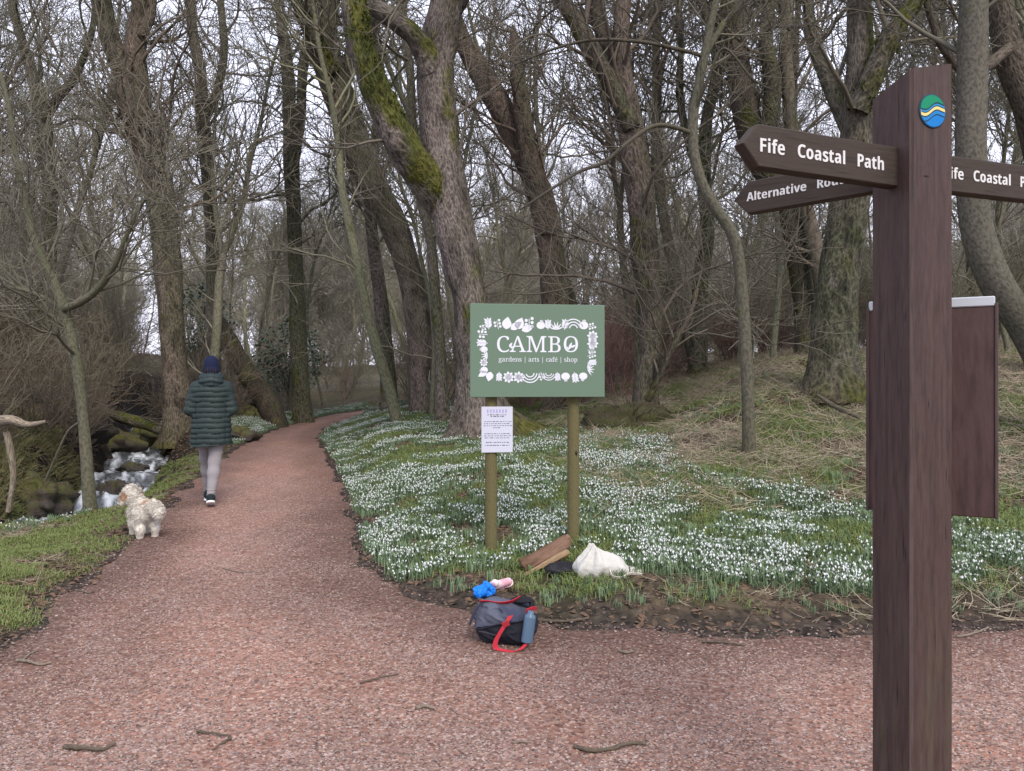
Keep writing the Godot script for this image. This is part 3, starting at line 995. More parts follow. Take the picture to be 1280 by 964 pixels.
func near_trees() -> void:
	var grey := Color(0.180, 0.157, 0.132)
	var pink := Color(0.228, 0.174, 0.150)
	var olive := Color(0.163, 0.157, 0.101)
	traced_tree("tree", "large flaky-barked tree behind the green sign with a thick mossy limb forking up left", 12.5, [
		[[610, 545, 65.8], [600, 490, 54.2], [594, 430, 49.0], [582, 350, 45.5], [568, 280, 47.2], [557, 225, 54.2], [549, 170, 49.0], [542, 110, 47.2], [545, 60, 47.2], [556, 10, 40.2], [565, -40, 35.0]],
		[[560, 268, 38.4, 0.05], [534, 228, 43.7, -0.2], [506, 188, 41.9, -0.45], [481, 140, 39.4, -0.6], [461, 90, 38.4, -0.7], [446, 40, 36.8, -0.7], [438, -30, 31.5, -0.7]],
		[[540, 90, 29.7, -0.1], [522, 50, 26.2, -0.3], [490, 22, 22.7, -0.4], [464, 4, 19.3, -0.3], [450, -40, 15.7, -0.3]],
		[[552, 40, 31.5, 0.2], [572, 0, 28.0, 0.4], [592, -50, 22.7, 0.5]]],
		{"seed": 11, "moss": 0.16, "side": Vector3(0.75, 0.1, 0.3), "col": Color(0.163, 0.134, 0.120), "col2": Color(0.317, 0.259, 0.239), "algae": Color(0.163, 0.150, 0.120), "rough": 0.17, "flare": 1.5, "flake": Color(0.264, 0.224, 0.204), "limb_moss": {1: 0.62}, "limb_side": Vector3(0.75, 0.6, 0.3), "boughs": 7, "bough_from": 0.35, "limb_boughs": 7, "bough": 1.6})
	traced_tree("tree", "leaning pinkish grey tree left of the mossy-limbed tree, yellow moss on its top bough", 19.0, [
		[[533, 505, 38.5], [528, 440, 34.0], [520, 380, 32.6], [506, 320, 31.8], [484, 265, 34.0], [458, 215, 38.5], [436, 160, 40.0], [418, 100, 40.0], [404, 50, 37.0], [410, -10, 29.6], [424, -50, 22.2]],
		[[414, 92, 22.2, -0.3], [395, 55, 19.2, -0.6], [378, 20, 17.8, -0.8], [362, -20, 14.8, -0.9]],
		[[425, 120, 17.8, 0.3], [440, 60, 16.3, 0.4], [440, 0, 13.3, 0.5]]],
		{"seed": 12, "flake": Color(0.240, 0.200, 0.176), "moss": 0.06, "col": pink, "col2": Color(0.259, 0.211, 0.182), "limb_moss": {1: 0.4}, "boughs": 11, "bough": 2.4})
	traced_tree("tree", "reddish brown tree above the green sign with a snapped-off second stem", 17.0, [
		[[704, 500, 39.6], [698, 430, 36.1], [693, 370, 34.4], [689, 320, 34.4], [682, 270, 36.1], [664, 215, 31.0], [640, 165, 29.2], [615, 115, 29.2], [590, 72, 25.8], [570, 30, 22.4], [556, -20, 18.9]],
		[[686, 290, 25.8, -0.2], [672, 235, 24.1, -0.4], [660, 185, 22.4, -0.5], [652, 130, 21.5, -0.5], [646, 85, 17.2, -0.5], [643, 52, 12.9, -0.5], [641, 32, 4.3, -0.5]]],
		{"seed": 13, "flake": Color(0.240, 0.176, 0.144), "moss": 0.05, "col": Color(0.182, 0.130, 0.106), "col2": Color(0.268, 0.202, 0.168), "stub": [1], "boughs": 12, "limb_boughs": 11, "bough": 2.0})
	traced_tree("tree", "dark forked tree right of the green sign rising from a mound of dead stems", 12.5, [
		[[806, 528, 32.7], [808, 470, 29.2], [814, 420, 28.4], [812, 360, 29.2], [806, 300, 31.8], [800, 240, 34.4], [792, 185, 34.4], [784, 140, 31.0], [778, 100, 25.8], [776, 50, 22.4], [780, 0, 18.9], [786, -40, 15.5]],
		[[790, 160, 25.8, -0.2], [765, 110, 24.1, -0.3], [742, 66, 24.1, -0.4], [722, 30, 22.4, -0.4], [700, -10, 18.9, -0.4]],
		[[782, 120, 22.4, 0.3], [764, 70, 22.4, 0.4], [750, 30, 20.6, 0.5], [742, -20, 17.2, 0.5]],
		[[806, 505, 17.2, 0.1], [800, 440, 15.5, 0.1], [803, 360, 15.5, 0.2], [794, 310, 13.8, 0.2], [796, 200, 10.3, 0.3]],
		[[812, 500, 8.6, -0.2], [838, 440, 7.7, -0.4], [862, 395, 6.0, -0.5], [872, 360, 4.3, -0.5]]],
		{"seed": 14, "flake": Color(0.160, 0.132, 0.112), "moss": 0.22, "col": Color(0.126, 0.096, 0.081), "col2": Color(0.193, 0.150, 0.130), "boughs": 12, "limb_boughs": 13, "bough": 2.2})
	traced_tree("tree", "slim smooth greenish tree with a bend in its bole, left of the fingerpost", 9.0, [
		[[937, 565, 17.2], [935, 500, 16.3], [932, 430, 15.9], [928, 370, 15.5], [922, 315, 15.5], [911, 284, 15.0], [893, 258, 14.6], [876, 225, 13.8], [867, 185, 13.3], [867, 145, 12.9], [872, 115, 12.0], [880, 75, 11.2], [887, 40, 10.3], [896, 0, 8.6], [906, -40, 6.9]],
		[[884, 65, 7.7, 0.1], [905, 30, 6.9, 0.2], [930, 0, 5.2, 0.3]]],
		{"seed": 15, "bark": "smooth_bark", "moss": 0.02, "col": Color(0.116, 0.108, 0.078), "col2": Color(0.140, 0.128, 0.100), "algae": Color(0.104, 0.104, 0.072), "rough": 0.035, "flare": 0.22, "boughs": 5, "bough": 1.0, "bough_from": 0.5, "limb_boughs": 9, "category": "sapling",
		"sprays": [[[868, 168, 6], [840, 158, 6, -0.1], [815, 158, 5.5, -0.2], [785, 178, 5, -0.4], [755, 203, 5, -0.5], [725, 214, 4.5, -0.6], [690, 236, 3.6, -0.7], [650, 262, 2.5, -0.8]], [[880, 70, 5], [850, 62, 5, -0.1], [800, 52, 4.5, -0.2], [740, 50, 4, -0.3], [690, 62, 3, -0.3], [640, 82, 2, -0.3]], [[868, 140, 4.5], [885, 100, 4, -0.2], [905, 60, 3.6, -0.3], [942, 100, 3, -0.4], [965, 112, 2, -0.4]]]})
	traced_tree("tree", "stout flare-footed tree on the straw slope just left of the fingerpost", 11.0, [
		[[1040, 490, 55.8], [1041, 445, 54.0], [1044, 390, 52.2], [1050, 330, 50.4], [1060, 270, 46.8], [1068, 210, 41.4], [1072, 160, 37.8], [1074, 110, 32.4], [1075, 50, 28.8], [1074, 0, 27.0], [1074, -40, 23.4]],
		[[1072, 140, 25.2, -0.2], [1092, 95, 27.0, -0.3], [1106, 62, 27.0, -0.4], [1124, 30, 23.4, -0.5], [1146, 0, 19.8, -0.5], [1160, -30, 16.2, -0.5]],
		[[1064, 165, 21.6, 0.2], [1046, 125, 19.8, 0.3], [1028, 85, 16.2, 0.4], [1014, 45, 14.4, 0.4], [1008, -10, 12.6, 0.4]]],
		{"seed": 16, "flake": Color(0.192, 0.172, 0.140), "moss": 0.2, "side": Vector3(0.8, 0.2, 0.2), "col": Color(0.134, 0.115, 0.086), "col2": Color(0.211, 0.182, 0.150), "flare": 0.75, "limb_moss": {1: 0.4}, "boughs": 9, "bough": 1.8, "limb_boughs": 11})
	traced_tree("tree", "smooth olive-grey tree behind the fingerpost whose bole sweeps down to the right", 9.0, [
		[[1336, 520, 46.5], [1308, 460, 42.8], [1283, 412, 39.1], [1262, 380, 39.1], [1243, 348, 38.1], [1228, 310, 37.2], [1218, 265, 36.3], [1214, 210, 35.3], [1214, 150, 35.3], [1216, 90, 34.4], [1217, 30, 33.5], [1216, -30, 31.6]]],
		{"seed": 17, "bark": "smooth_bark", "moss": 0.04, "col": Color(0.108, 0.100, 0.080), "col2": Color(0.140, 0.128, 0.104), "algae": Color(0.096, 0.096, 0.068), "rough": 0.04, "boughs": 7, "bough": 1.5, "bough_from": 0.5})
	traced_tree("tree", "thick brown bough-forked tree at the right edge of the picture", 12.0, [
		[[1345, 470, 60], [1340, 380, 54], [1328, 280, 50], [1310, 200, 46], [1292, 140, 42], [1272, 95, 36], [1258, 50, 32], [1250, 0, 28], [1246, -40, 24]],
		[[1300, 165, 34, 0.3], [1320, 90, 32, 0.4], [1330, 0, 28, 0.5]],
		[[1262, 60, 14, -0.3], [1215, 92, 12, -0.5], [1180, 60, 10, -0.6], [1160, 10, 8, -0.6]]],
		{"seed": 18, "moss": 0.12, "col": Color(0.154, 0.126, 0.101), "col2": Color(0.211, 0.173, 0.144), "boughs": 11, "bough": 1.8})
	traced_tree("tree", "dark mossy tree with swollen bole above the left-pointing finger boards", 15.5, [
		[[1012, 462, 30.6], [1008, 410, 27.2], [1001, 350, 27.2], [993, 300, 32.3], [975, 250, 30.6], [952, 205, 30.6], [938, 165, 34.0], [930, 125, 34.0], [924, 80, 30.6], [918, 40, 28.9], [914, 0, 27.2], [910, -40, 23.8]],
		[[948, 200, 20.4, -0.2], [962, 150, 20.4, -0.3], [966, 100, 20.4, -0.4], [958, 50, 17.0, -0.4], [962, 0, 15.3, -0.4]],
		[[926, 100, 13.6, 0.2], [900, 60, 12.8, 0.3], [880, 10, 11.0, 0.4]]],
		{"seed": 19, "moss": 0.3, "col": Color(0.126, 0.101, 0.081), "col2": Color(0.182, 0.154, 0.126), "boughs": 11, "bough": 2.0})
	# left of the path
	traced_tree("tree", "tall twin-topped tree on the stream bank just left of the walker", 17.5, [
		[[222, 540, 36.1], [219, 490, 32.7], [217, 430, 31.0], [212, 370, 31.0], [207, 310, 31.0], [200, 250, 32.7], [190, 205, 36.1], [176, 165, 37.8], [164, 130, 34.4], [152, 90, 25.8], [138, 50, 24.1], [126, 0, 24.1], [122, -40, 20.6]],
		[[176, 160, 29.2, -0.1], [172, 110, 25.8, -0.1], [168, 60, 25.8, -0.1], [172, 30, 22.4, -0.1], [180, -10, 20.6, -0.1]],
		[[199, 215, 17.2, -0.3], [197, 180, 15.5, -0.4], [192, 150, 12.9, -0.4]],
		[[176, 45, 15.5, -0.2], [188, 15, 13.8, -0.2], [190, -30, 11.2, -0.2]]],
		{"seed": 21, "flake": Color(0.216, 0.168, 0.136), "moss": 0.1, "col": Color(0.150, 0.115, 0.091), "col2": Color(0.211, 0.158, 0.130), "stub": [2], "boughs": 15, "bough": 2.2, "limb_boughs": 13})
	traced_tree("tree", "thin forked tree leaning over the stream at the left", 9.9, [
		[[116, 622, 19], [108, 575, 15], [104, 530, 13.5], [99, 480, 13.5], [92, 440, 14], [85, 405, 14], [77, 380, 14], [66, 350, 11], [52, 322, 9.5], [40, 290, 8.5], [32, 250, 8], [20, 200, 7], [12, 140, 6], [0, 90, 5]],
		[[80, 386, 10, -0.05], [100, 378, 9.5, -0.2], [118, 365, 9, -0.3], [133, 347, 8.5, -0.4], [146, 325, 7, -0.5], [160, 290, 5.5, -0.6], [180, 250, 4.5, -0.7], [202, 225, 3.6, -0.8]],
		[[76, 384, 7, 0.05], [50, 370, 6, 0.1], [20, 360, 5, 0.1], [-20, 354, 4.5, 0.2]]],
		{"seed": 22, "bark": "smooth_bark", "moss": 0.05, "col": Color(0.139, 0.130, 0.091), "col2": Color(0.173, 0.158, 0.120), "rough": 0.04, "flare": 0.3, "boughs": 12, "bough": 1.5, "bough_from": 0.35, "limb_boughs": 15, "category": "sapling"})
	traced_tree("tree", "Y-forked tree high at the far left edge, its arms spreading at mid height", 21.0, [
		[[58, 480, 22], [58, 400, 20], [60, 300, 18], [62, 230, 17], [57, 180, 18], [52, 140, 17], [42, 100, 13], [30, 60, 12], [16, 10, 10], [8, -40, 8]],
		[[56, 150, 12, -0.1], [72, 122, 11, -0.2], [92, 98, 10, -0.3], [112, 50, 8, -0.4], [120, 0, 7, -0.4]]],
		{"seed": 23, "moss": 0.1, "col": olive, "boughs": 15, "bough": 2.4, "kids": [6, 6, 4]})
	traced_tree("tree", "straight greenish twin-stemmed tree above the holly bush by the bend", 23.0, [
		[[378, 505, 22], [374, 430, 20], [370, 350, 19], [367, 270, 19], [364, 200, 19], [362, 140, 17], [358, 80, 15], [352, 30, 13], [346, -20, 12]],
		[[366, 215, 14, -0.2], [375, 150, 13, -0.3], [378, 90, 12, -0.3], [386, 30, 10, -0.3], [388, -20, 9, -0.3]]],
		{"seed": 24, "moss": 0.12, "col": Color(0.150, 0.139, 0.096), "boughs": 15, "bough": 2.4, "kids": [6, 6, 4]})
	traced_tree("tree", "upright grey tree over the walker's hat with a crooked top", 22.0, [
		[[266, 500, 20], [267, 430, 18], [266, 350, 17], [264, 270, 17], [258, 200, 18], [252, 140, 18], [250, 90, 15], [242, 50, 13], [236, 0, 11], [228, -40, 9]],
		[[254, 155, 12, 0.2], [272, 110, 11, 0.3], [280, 60, 10, 0.4], [276, 10, 9, 0.5]]],
		{"seed": 25, "moss": 0.08, "col": grey, "boughs": 15, "bough": 2.4, "kids": [6, 6, 4]})
	traced_tree("tree", "slender leaning tree between the bend in the path and the pinkish leaning tree", 21.0, [
		[[488, 508, 22], [484, 450, 19], [476, 380, 17], [466, 300, 15], [462, 240, 14], [470, 170, 13], [476, 100, 11], [470, 40, 9], [474, -20, 8]]],
		{"seed": 26, "moss": 0.1, "col": Color(0.144, 0.115, 0.096), "boughs": 17, "bough": 2.0})
	traced_tree("tree", "thin pale pole of a tree standing close left of the flaky-barked tree's foot", 16.0, [
		[[553, 502, 17], [550, 440, 15], [545, 380, 14], [538, 300, 13], [524, 240, 12], [516, 160, 11], [512, 80, 10], [500, 10, 8]]],
		{"seed": 27, "moss": 0.06, "col": grey, "boughs": 12, "bough": 1.6})
	traced_tree("tree", "grey ivy-less tree halfway between the dark forked tree and the slim bent tree", 18.0, [
		[[872, 478, 22], [872, 420, 20], [876, 350, 19], [884, 290, 18], [880, 220, 17], [884, 150, 16], [896, 90, 15], [892, 30, 13], [890, -30, 11]],
		[[882, 240, 12, 0.1], [862, 180, 11, 0.2], [850, 120, 10, 0.3], [852, 40, 8, 0.4]]],
		{"seed": 28, "moss": 0.14, "col": olive, "boughs": 15, "bough": 2.2, "kids": [6, 6, 4]})

# name the place where a background tree stands
func whereabouts(px: float, d: float) -> String:
	if px < 110: return "on the far left slope"
	if px < 215: return "beyond the stream"
	if px < 300: return "behind the walker"
	if px < 400: return "above the holly bush"
	if px < 500: return "where the path bends"
	if px < 590: return "left of the sign"
	if px < 760: return "behind the green sign"
	if px < 880: return "behind the dark forked tree"
	if px < 1000: return "behind the slim bent tree"
	if px < 1100: return "behind the flare-footed tree"
	return "behind the fingerpost"

func far_wood() -> void:
	var kinds := []
	var specs := [
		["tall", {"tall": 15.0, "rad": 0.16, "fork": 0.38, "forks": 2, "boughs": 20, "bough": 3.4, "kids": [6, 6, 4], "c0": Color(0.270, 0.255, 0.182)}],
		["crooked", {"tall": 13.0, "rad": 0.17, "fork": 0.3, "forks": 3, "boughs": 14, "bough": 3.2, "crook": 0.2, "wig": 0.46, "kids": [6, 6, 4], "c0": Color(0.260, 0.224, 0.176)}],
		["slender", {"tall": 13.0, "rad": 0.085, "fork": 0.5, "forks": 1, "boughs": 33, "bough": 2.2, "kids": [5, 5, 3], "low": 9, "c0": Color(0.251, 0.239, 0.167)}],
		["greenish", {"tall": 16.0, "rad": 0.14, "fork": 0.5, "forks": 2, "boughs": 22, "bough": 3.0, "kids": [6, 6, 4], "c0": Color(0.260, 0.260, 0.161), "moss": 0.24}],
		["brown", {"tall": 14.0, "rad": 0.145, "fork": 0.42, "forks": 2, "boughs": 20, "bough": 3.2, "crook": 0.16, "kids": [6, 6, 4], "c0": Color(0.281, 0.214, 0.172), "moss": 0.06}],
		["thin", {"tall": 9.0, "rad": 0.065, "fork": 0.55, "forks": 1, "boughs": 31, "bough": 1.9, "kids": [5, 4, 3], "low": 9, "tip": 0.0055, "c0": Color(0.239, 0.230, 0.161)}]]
	for i in specs.size():
		kinds.append(wood_tree(100 + i * 7, specs[i][1]))
	lap("tree kinds")
	var words := ["tall bare tree with a high fork", "crooked spreading bare tree", "slender bare pole tree", "greenish lichen-dusted bare tree", "brown-barked bare forked tree", "thin bare understorey tree"]
	var r := RandomNumberGenerator.new()
	r.seed = 77
	var spots := []
	var tries := 0
	while spots.size() < 135 and tries < 20000:
		tries += 1
		var u := r.randf_range(-0.95, 0.95)
		var d := 15.0 + 60.0 * pow(r.randf(), 1.25)
		var x := u * d
		var px := u * F + 640.0
		if PD(x, d) < 1.3 or (x < -4 and stream_at(x, d).x < 1.5):
			continue
		if px > 560 and d < 22.0 and px < 1300:
			continue
		if px > 560 and r.randf() < 0.35:
			continue
		var ok := true
		for s: Vector3 in spots:
			if Vector2(s.x - x, s.y - d).length() < 1.1 + d * 0.02 or (absf(s.x / s.y - u) < 0.012 and absf(s.y - d) < 6.0):
				ok = false
				break
		if ok:
			spots.append(Vector3(x, d, r.randf()))
	# slender understorey trees standing nearer, among the big boles
	tries = 0
	var near := 0
	while near < 26 and tries < 4000:
		tries += 1
		var d := r.randf_range(12.5, 21.0)
		var u := r.randf_range(-0.66, 0.66)
		var x := u * d
		var px := u * F + 640.0
		if PD(x, d) < 1.6 or (x < -4 and stream_at(x, d).x < 1.4) or (px > 250 and px < 470) or (px > 905 and px < 960) or (px > 540 and px < 790): continue
		var ok := true
		for s: Vector3 in spots:
			if Vector2(s.x - x, s.y - d).length() < 1.0 or absf(s.x / s.y - u) < 0.014: ok = false
		if ok:
			near += 1
			spots.append(Vector3(x, d, [0.08, 0.118][near % 2]))
	var plural := ["high-forked tall bare trees", "crooked spreading bare trees", "slender bare pole trees", "greenish lichen-dusted bare trees", "brown-barked forked trees", "thin bare understorey trees"]
	var ranks := ["leftmost", "second from left", "third from left", "fourth from left", "fifth from left", "sixth from left", "seventh from left", "eighth from left", "ninth from left", "tenth from left", "eleventh from left", "twelfth from left", "thirteenth from left", "fourteenth from left", "fifteenth from left", "sixteenth from left", "seventeenth from left", "eighteenth from left"]
	var sorted := spots.duplicate()
	sorted.sort_custom(func(a: Vector3, b: Vector3) -> bool: return a.x / a.y < b.x / b.y)
	var totals := {}
	var rank_of := {}
	for s: Vector3 in sorted:
		var kk: int = [0, 1, 2, 3, 4, 5, 2, 5, 3, 0][int(s.z * 60.0) % 10]
		var key := "%d %s" % [kk, whereabouts(s.x / s.y * F + 640.0, s.y)]
		rank_of[s] = totals.get(key, 0)
		totals[key] = rank_of[s] + 1
	for s: Vector3 in spots:
		var k := int(s.z * 60.0) % 10
		k = [0, 1, 2, 3, 4, 5, 2, 5, 3, 0][k]
		var px := s.x / s.y * F + 640.0
		var place := whereabouts(px, s.y)
		var lab: String = words[k] + " " + place
		if totals["%d %s" % [k, place]] > 1:
			lab = "%s of the %s %s" % [ranks[mini(rank_of[s], ranks.size() - 1)], plural[k], place]
		var t := thing("tree", lab, "tree", Vector3(s.x, H(s.x, s.y) - 0.05, -s.y), r.randf() * TAU, plural[k])
		t.scale = Vector3.ONE * r.randf_range(0.82, 1.2)
		obj("trunk", kinds[k][0], M.far_bark, t)
		obj("crown", kinds[k][1], M.twig, t)
	lap("placed")
	# the far-off wood: one mass
	var xs := []
	for i in 210:
		var d := r.randf_range(70.0, 170.0)
		var u := r.randf_range(-0.85, 0.85)
		xs.append(Transform3D(Basis(Vector3.UP, r.randf() * TAU).scaled(Vector3.ONE * r.randf_range(0.9, 1.3)), Vector3(u * d, raw_h(u * d, d, 30.0) - 0.2, -d)))
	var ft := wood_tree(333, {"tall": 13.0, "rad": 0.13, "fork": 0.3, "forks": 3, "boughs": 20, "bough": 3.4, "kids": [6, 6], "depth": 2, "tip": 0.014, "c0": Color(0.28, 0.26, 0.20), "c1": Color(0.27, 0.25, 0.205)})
	stuff("far_wood_boles", ft[0], M.far_bark, xs, PackedColorArray())
	stuff("far_wood_boughs", ft[1], M.twig, xs, PackedColorArray())
	# brushwood filling the wood below the crowns
	var brush := [thicket_shrub(401, 4.6, 7, 0.35, Color(0.21, 0.20, 0.145), Color(0.18, 0.165, 0.12)), thicket_shrub(402, 3.4, 10, 0.6, Color(0.20, 0.17, 0.135), Color(0.175, 0.14, 0.115)), thicket_shrub(403, 5.6, 5, 0.25, Color(0.21, 0.21, 0.14), Color(0.175, 0.165, 0.115))]
	lap("brush")
	var sets := [[], [], []]
	tries = 0
	var placed := 0
	while placed < 330 and tries < 20000:
		tries += 1
		var u := r.randf_range(-0.9, 0.9)
		var d := 14.5 + 45.0 * pow(r.randf(), 1.3)
		var x := u * d
		var px := u * F + 640.0
		if PD(x, d) < 1.6 or (x < -4 and stream_at(x, d).x < 1.5):
			continue
		if px > 400 and px < 590 and d < 22.0: continue
		if px > 560 and d < 15.5 + 7.0 * r.randf(): continue
		placed += 1
		var k := r.randi() % 3
		sets[k].append(Transform3D(Basis(Vector3.UP, r.randf() * TAU).scaled(Vector3.ONE * r.randf_range(0.6, 1.15)), Vector3(x, H(x, d), -d)))
	for k in 3:
		stuff("brushwood", brush[k], M.twig, sets[k], PackedColorArray())
	# reddish twiggy shrubs on the rise behind the green sign
	var red := thicket_shrub(411, 2.6, 12, 0.5, Color(0.21, 0.135, 0.115), Color(0.19, 0.115, 0.10))
	var shrubs := [[740, 16.5, "left"], [775, 15.5, "right"], [845, 20.0, ""], [915, 21.0, ""], [965, 20.0, ""], [660, 19.0, ""], [620, 21.0, ""], [720, 20.5, ""]]
	var shrub_words := ["reddish twiggy shrub just right of the green sign's edge", "reddish twiggy shrub touching the dark forked tree's bole", "reddish shrub beyond the gap right of the dark forked tree", "reddish shrub close behind the slim bent tree", "reddish shrub between the slim bent tree and stout tree", "reddish shrub behind the middle of the green sign", "reddish shrub behind the left end of the green sign", "reddish shrub behind the right end of the green sign"]
	for i in shrubs.size():
		var p := on_ground(shrubs[i][0], shrubs[i][1])
		var sh := thing("shrub", shrub_words[i], "shrub", p, r.randf() * TAU, "reddish shrubs on the rise")
		sh.scale = Vector3.ONE * r.randf_range(0.8, 1.2)
		obj("stems", red, M.twig, sh)

func blob(mb: Mb, c: Vector3, size: Vector3, sd: float, colf: Callable, rings := 14, amt := 0.28) -> void:
	# a rock-like lump
	var first := mb.v.size()
	var w := rings * 2
	for i in rings + 1:
		var th := PI * i / rings
		for j in w + 1:
			var ph := TAU * (j % w) / w
			var d := Vector3(sin(th) * cos(ph), cos(th), sin(th) * sin(ph))
			var k := 1.0 + amt * (nz.get_noise_3d(d.x * 14.0 + sd * 31.0, d.y * 14.0, d.z * 14.0) * 1.6 + nf.get_noise_3d(d.x * 40.0 + sd * 11.0, d.y * 40.0, d.z * 40.0) * 0.6 + nf.get_noise_3d(d.x * 110.0 + sd * 11.0, d.y * 110.0, d.z * 110.0) * 0.3)
			mb.vert(c + d * size * k, d, colf.call(d, k), Vector2.ZERO)
	for i in rings:
		for j in w:
			var a := first + i * (w + 1) + j
			mb.tri(a, a + 1, a + w + 1); mb.tri(a + 1, a + w + 2, a + w + 1)

func rock(label: String, p: Vector3, size: Vector3, sd: float, moss: float) -> void:
	var mb := Mb.new()
	blob(mb, Vector3.ZERO, size, sd, func(d: Vector3, k: float) -> Color:
		var m := clampf((d.y * 0.9 + moss * 2.0 - 1.0 + nz.get_noise_3d(d.x * 25.0 + sd, d.y * 25.0, d.z * 25.0) * 1.2) * 2.5, 0, 1)
		var dirt := clampf(0.5 + 1.8 * nf.get_noise_3d(d.x * 60.0, d.y * 60.0 + sd, d.z * 60.0), 0, 1)
		return Color(0.075, 0.065, 0.055).lerp(Color(0.10, 0.11, 0.03).lerp(Color(0.10, 0.08, 0.05), dirt), m), 22, 0.42)
	mb.fix()
	smooth_normals(mb)
	var o := obj("rock", mb, M.rock, self, false)
	o.position = p
	o.rotation.y = sd * 2.0
	tag(o, label, "rock", "rocks along the stream")

func leafy_bush(called: String, label: String, p: Vector3, size: Vector3, n: int, col: Color, sd: int, leaf := 0.07) -> void:
	var r := RandomNumberGenerator.new()
	r.seed = sd
	var t := thing(called, label, "bush", p)
	var st := Mb.new()
	for i in 7:
		var d := Vector3(r.randf_range(-0.6, 0.6), 1, r.randf_range(-0.6, 0.6)).normalized()
		grow(st, r, Vector3(0, -0.1, 0), d, size.y * 1.1, 0.018, 0, 1, {"kids": [7], "wig": 0.2, "up": 0.05})
	obj("stems", st, M.twig, t, false)
	var xs := []
	var cs := PackedColorArray()
	for i in n:
		var q := any_dir(r)
		if q.length() > 1.0: continue
		q = q * size + Vector3(0, size.y * 1.0, 0)
		if nz.get_noise_3dv((q + p) * 14.0) < r.randf_range(-0.3, 0.1): continue
		xs.append(Transform3D(Basis.from_euler(Vector3(r.randf_range(-0.9, 0.9), r.randf() * TAU, r.randf_range(-0.6, 0.6))).scaled(Vector3.ONE * r.randf_range(0.7, 1.3)), q))
		cs.append(col.lerp(col * 1.9, r.randf()))
	var mb := Mb.new()
	# a leaf folded along its rib
	var L := leaf
	mb.flat_tri(Vector3.ZERO, Vector3(L * 0.28, 0.008, L * 0.45), Vector3(0, -0.004, L), Color.WHITE)
	mb.flat_tri(Vector3.ZERO, Vector3(0, -0.004, L), Vector3(-L * 0.28, 0.008, L * 0.45), Color.WHITE)
	stuff("leaves", mb.mesh(), M.holly_leaf, xs, cs, t)

func log_thing(called: String, label: String, category: String, pts: Array, w: Array, o: Dictionary, bark := "bark") -> void:
	var base: Vector3 = pts[0]
	var p := []
	for q: Vector3 in pts:
		p.append(q - base)
	var sm := catmull(p, w, 0.06)
	var mb := Mb.new()
	bark_tube(mb, sm[0], sm[1], 14, o)
	var m := obj(called, mb, M[bark], self, false)
	m.position = base
	tag(m, label, category)

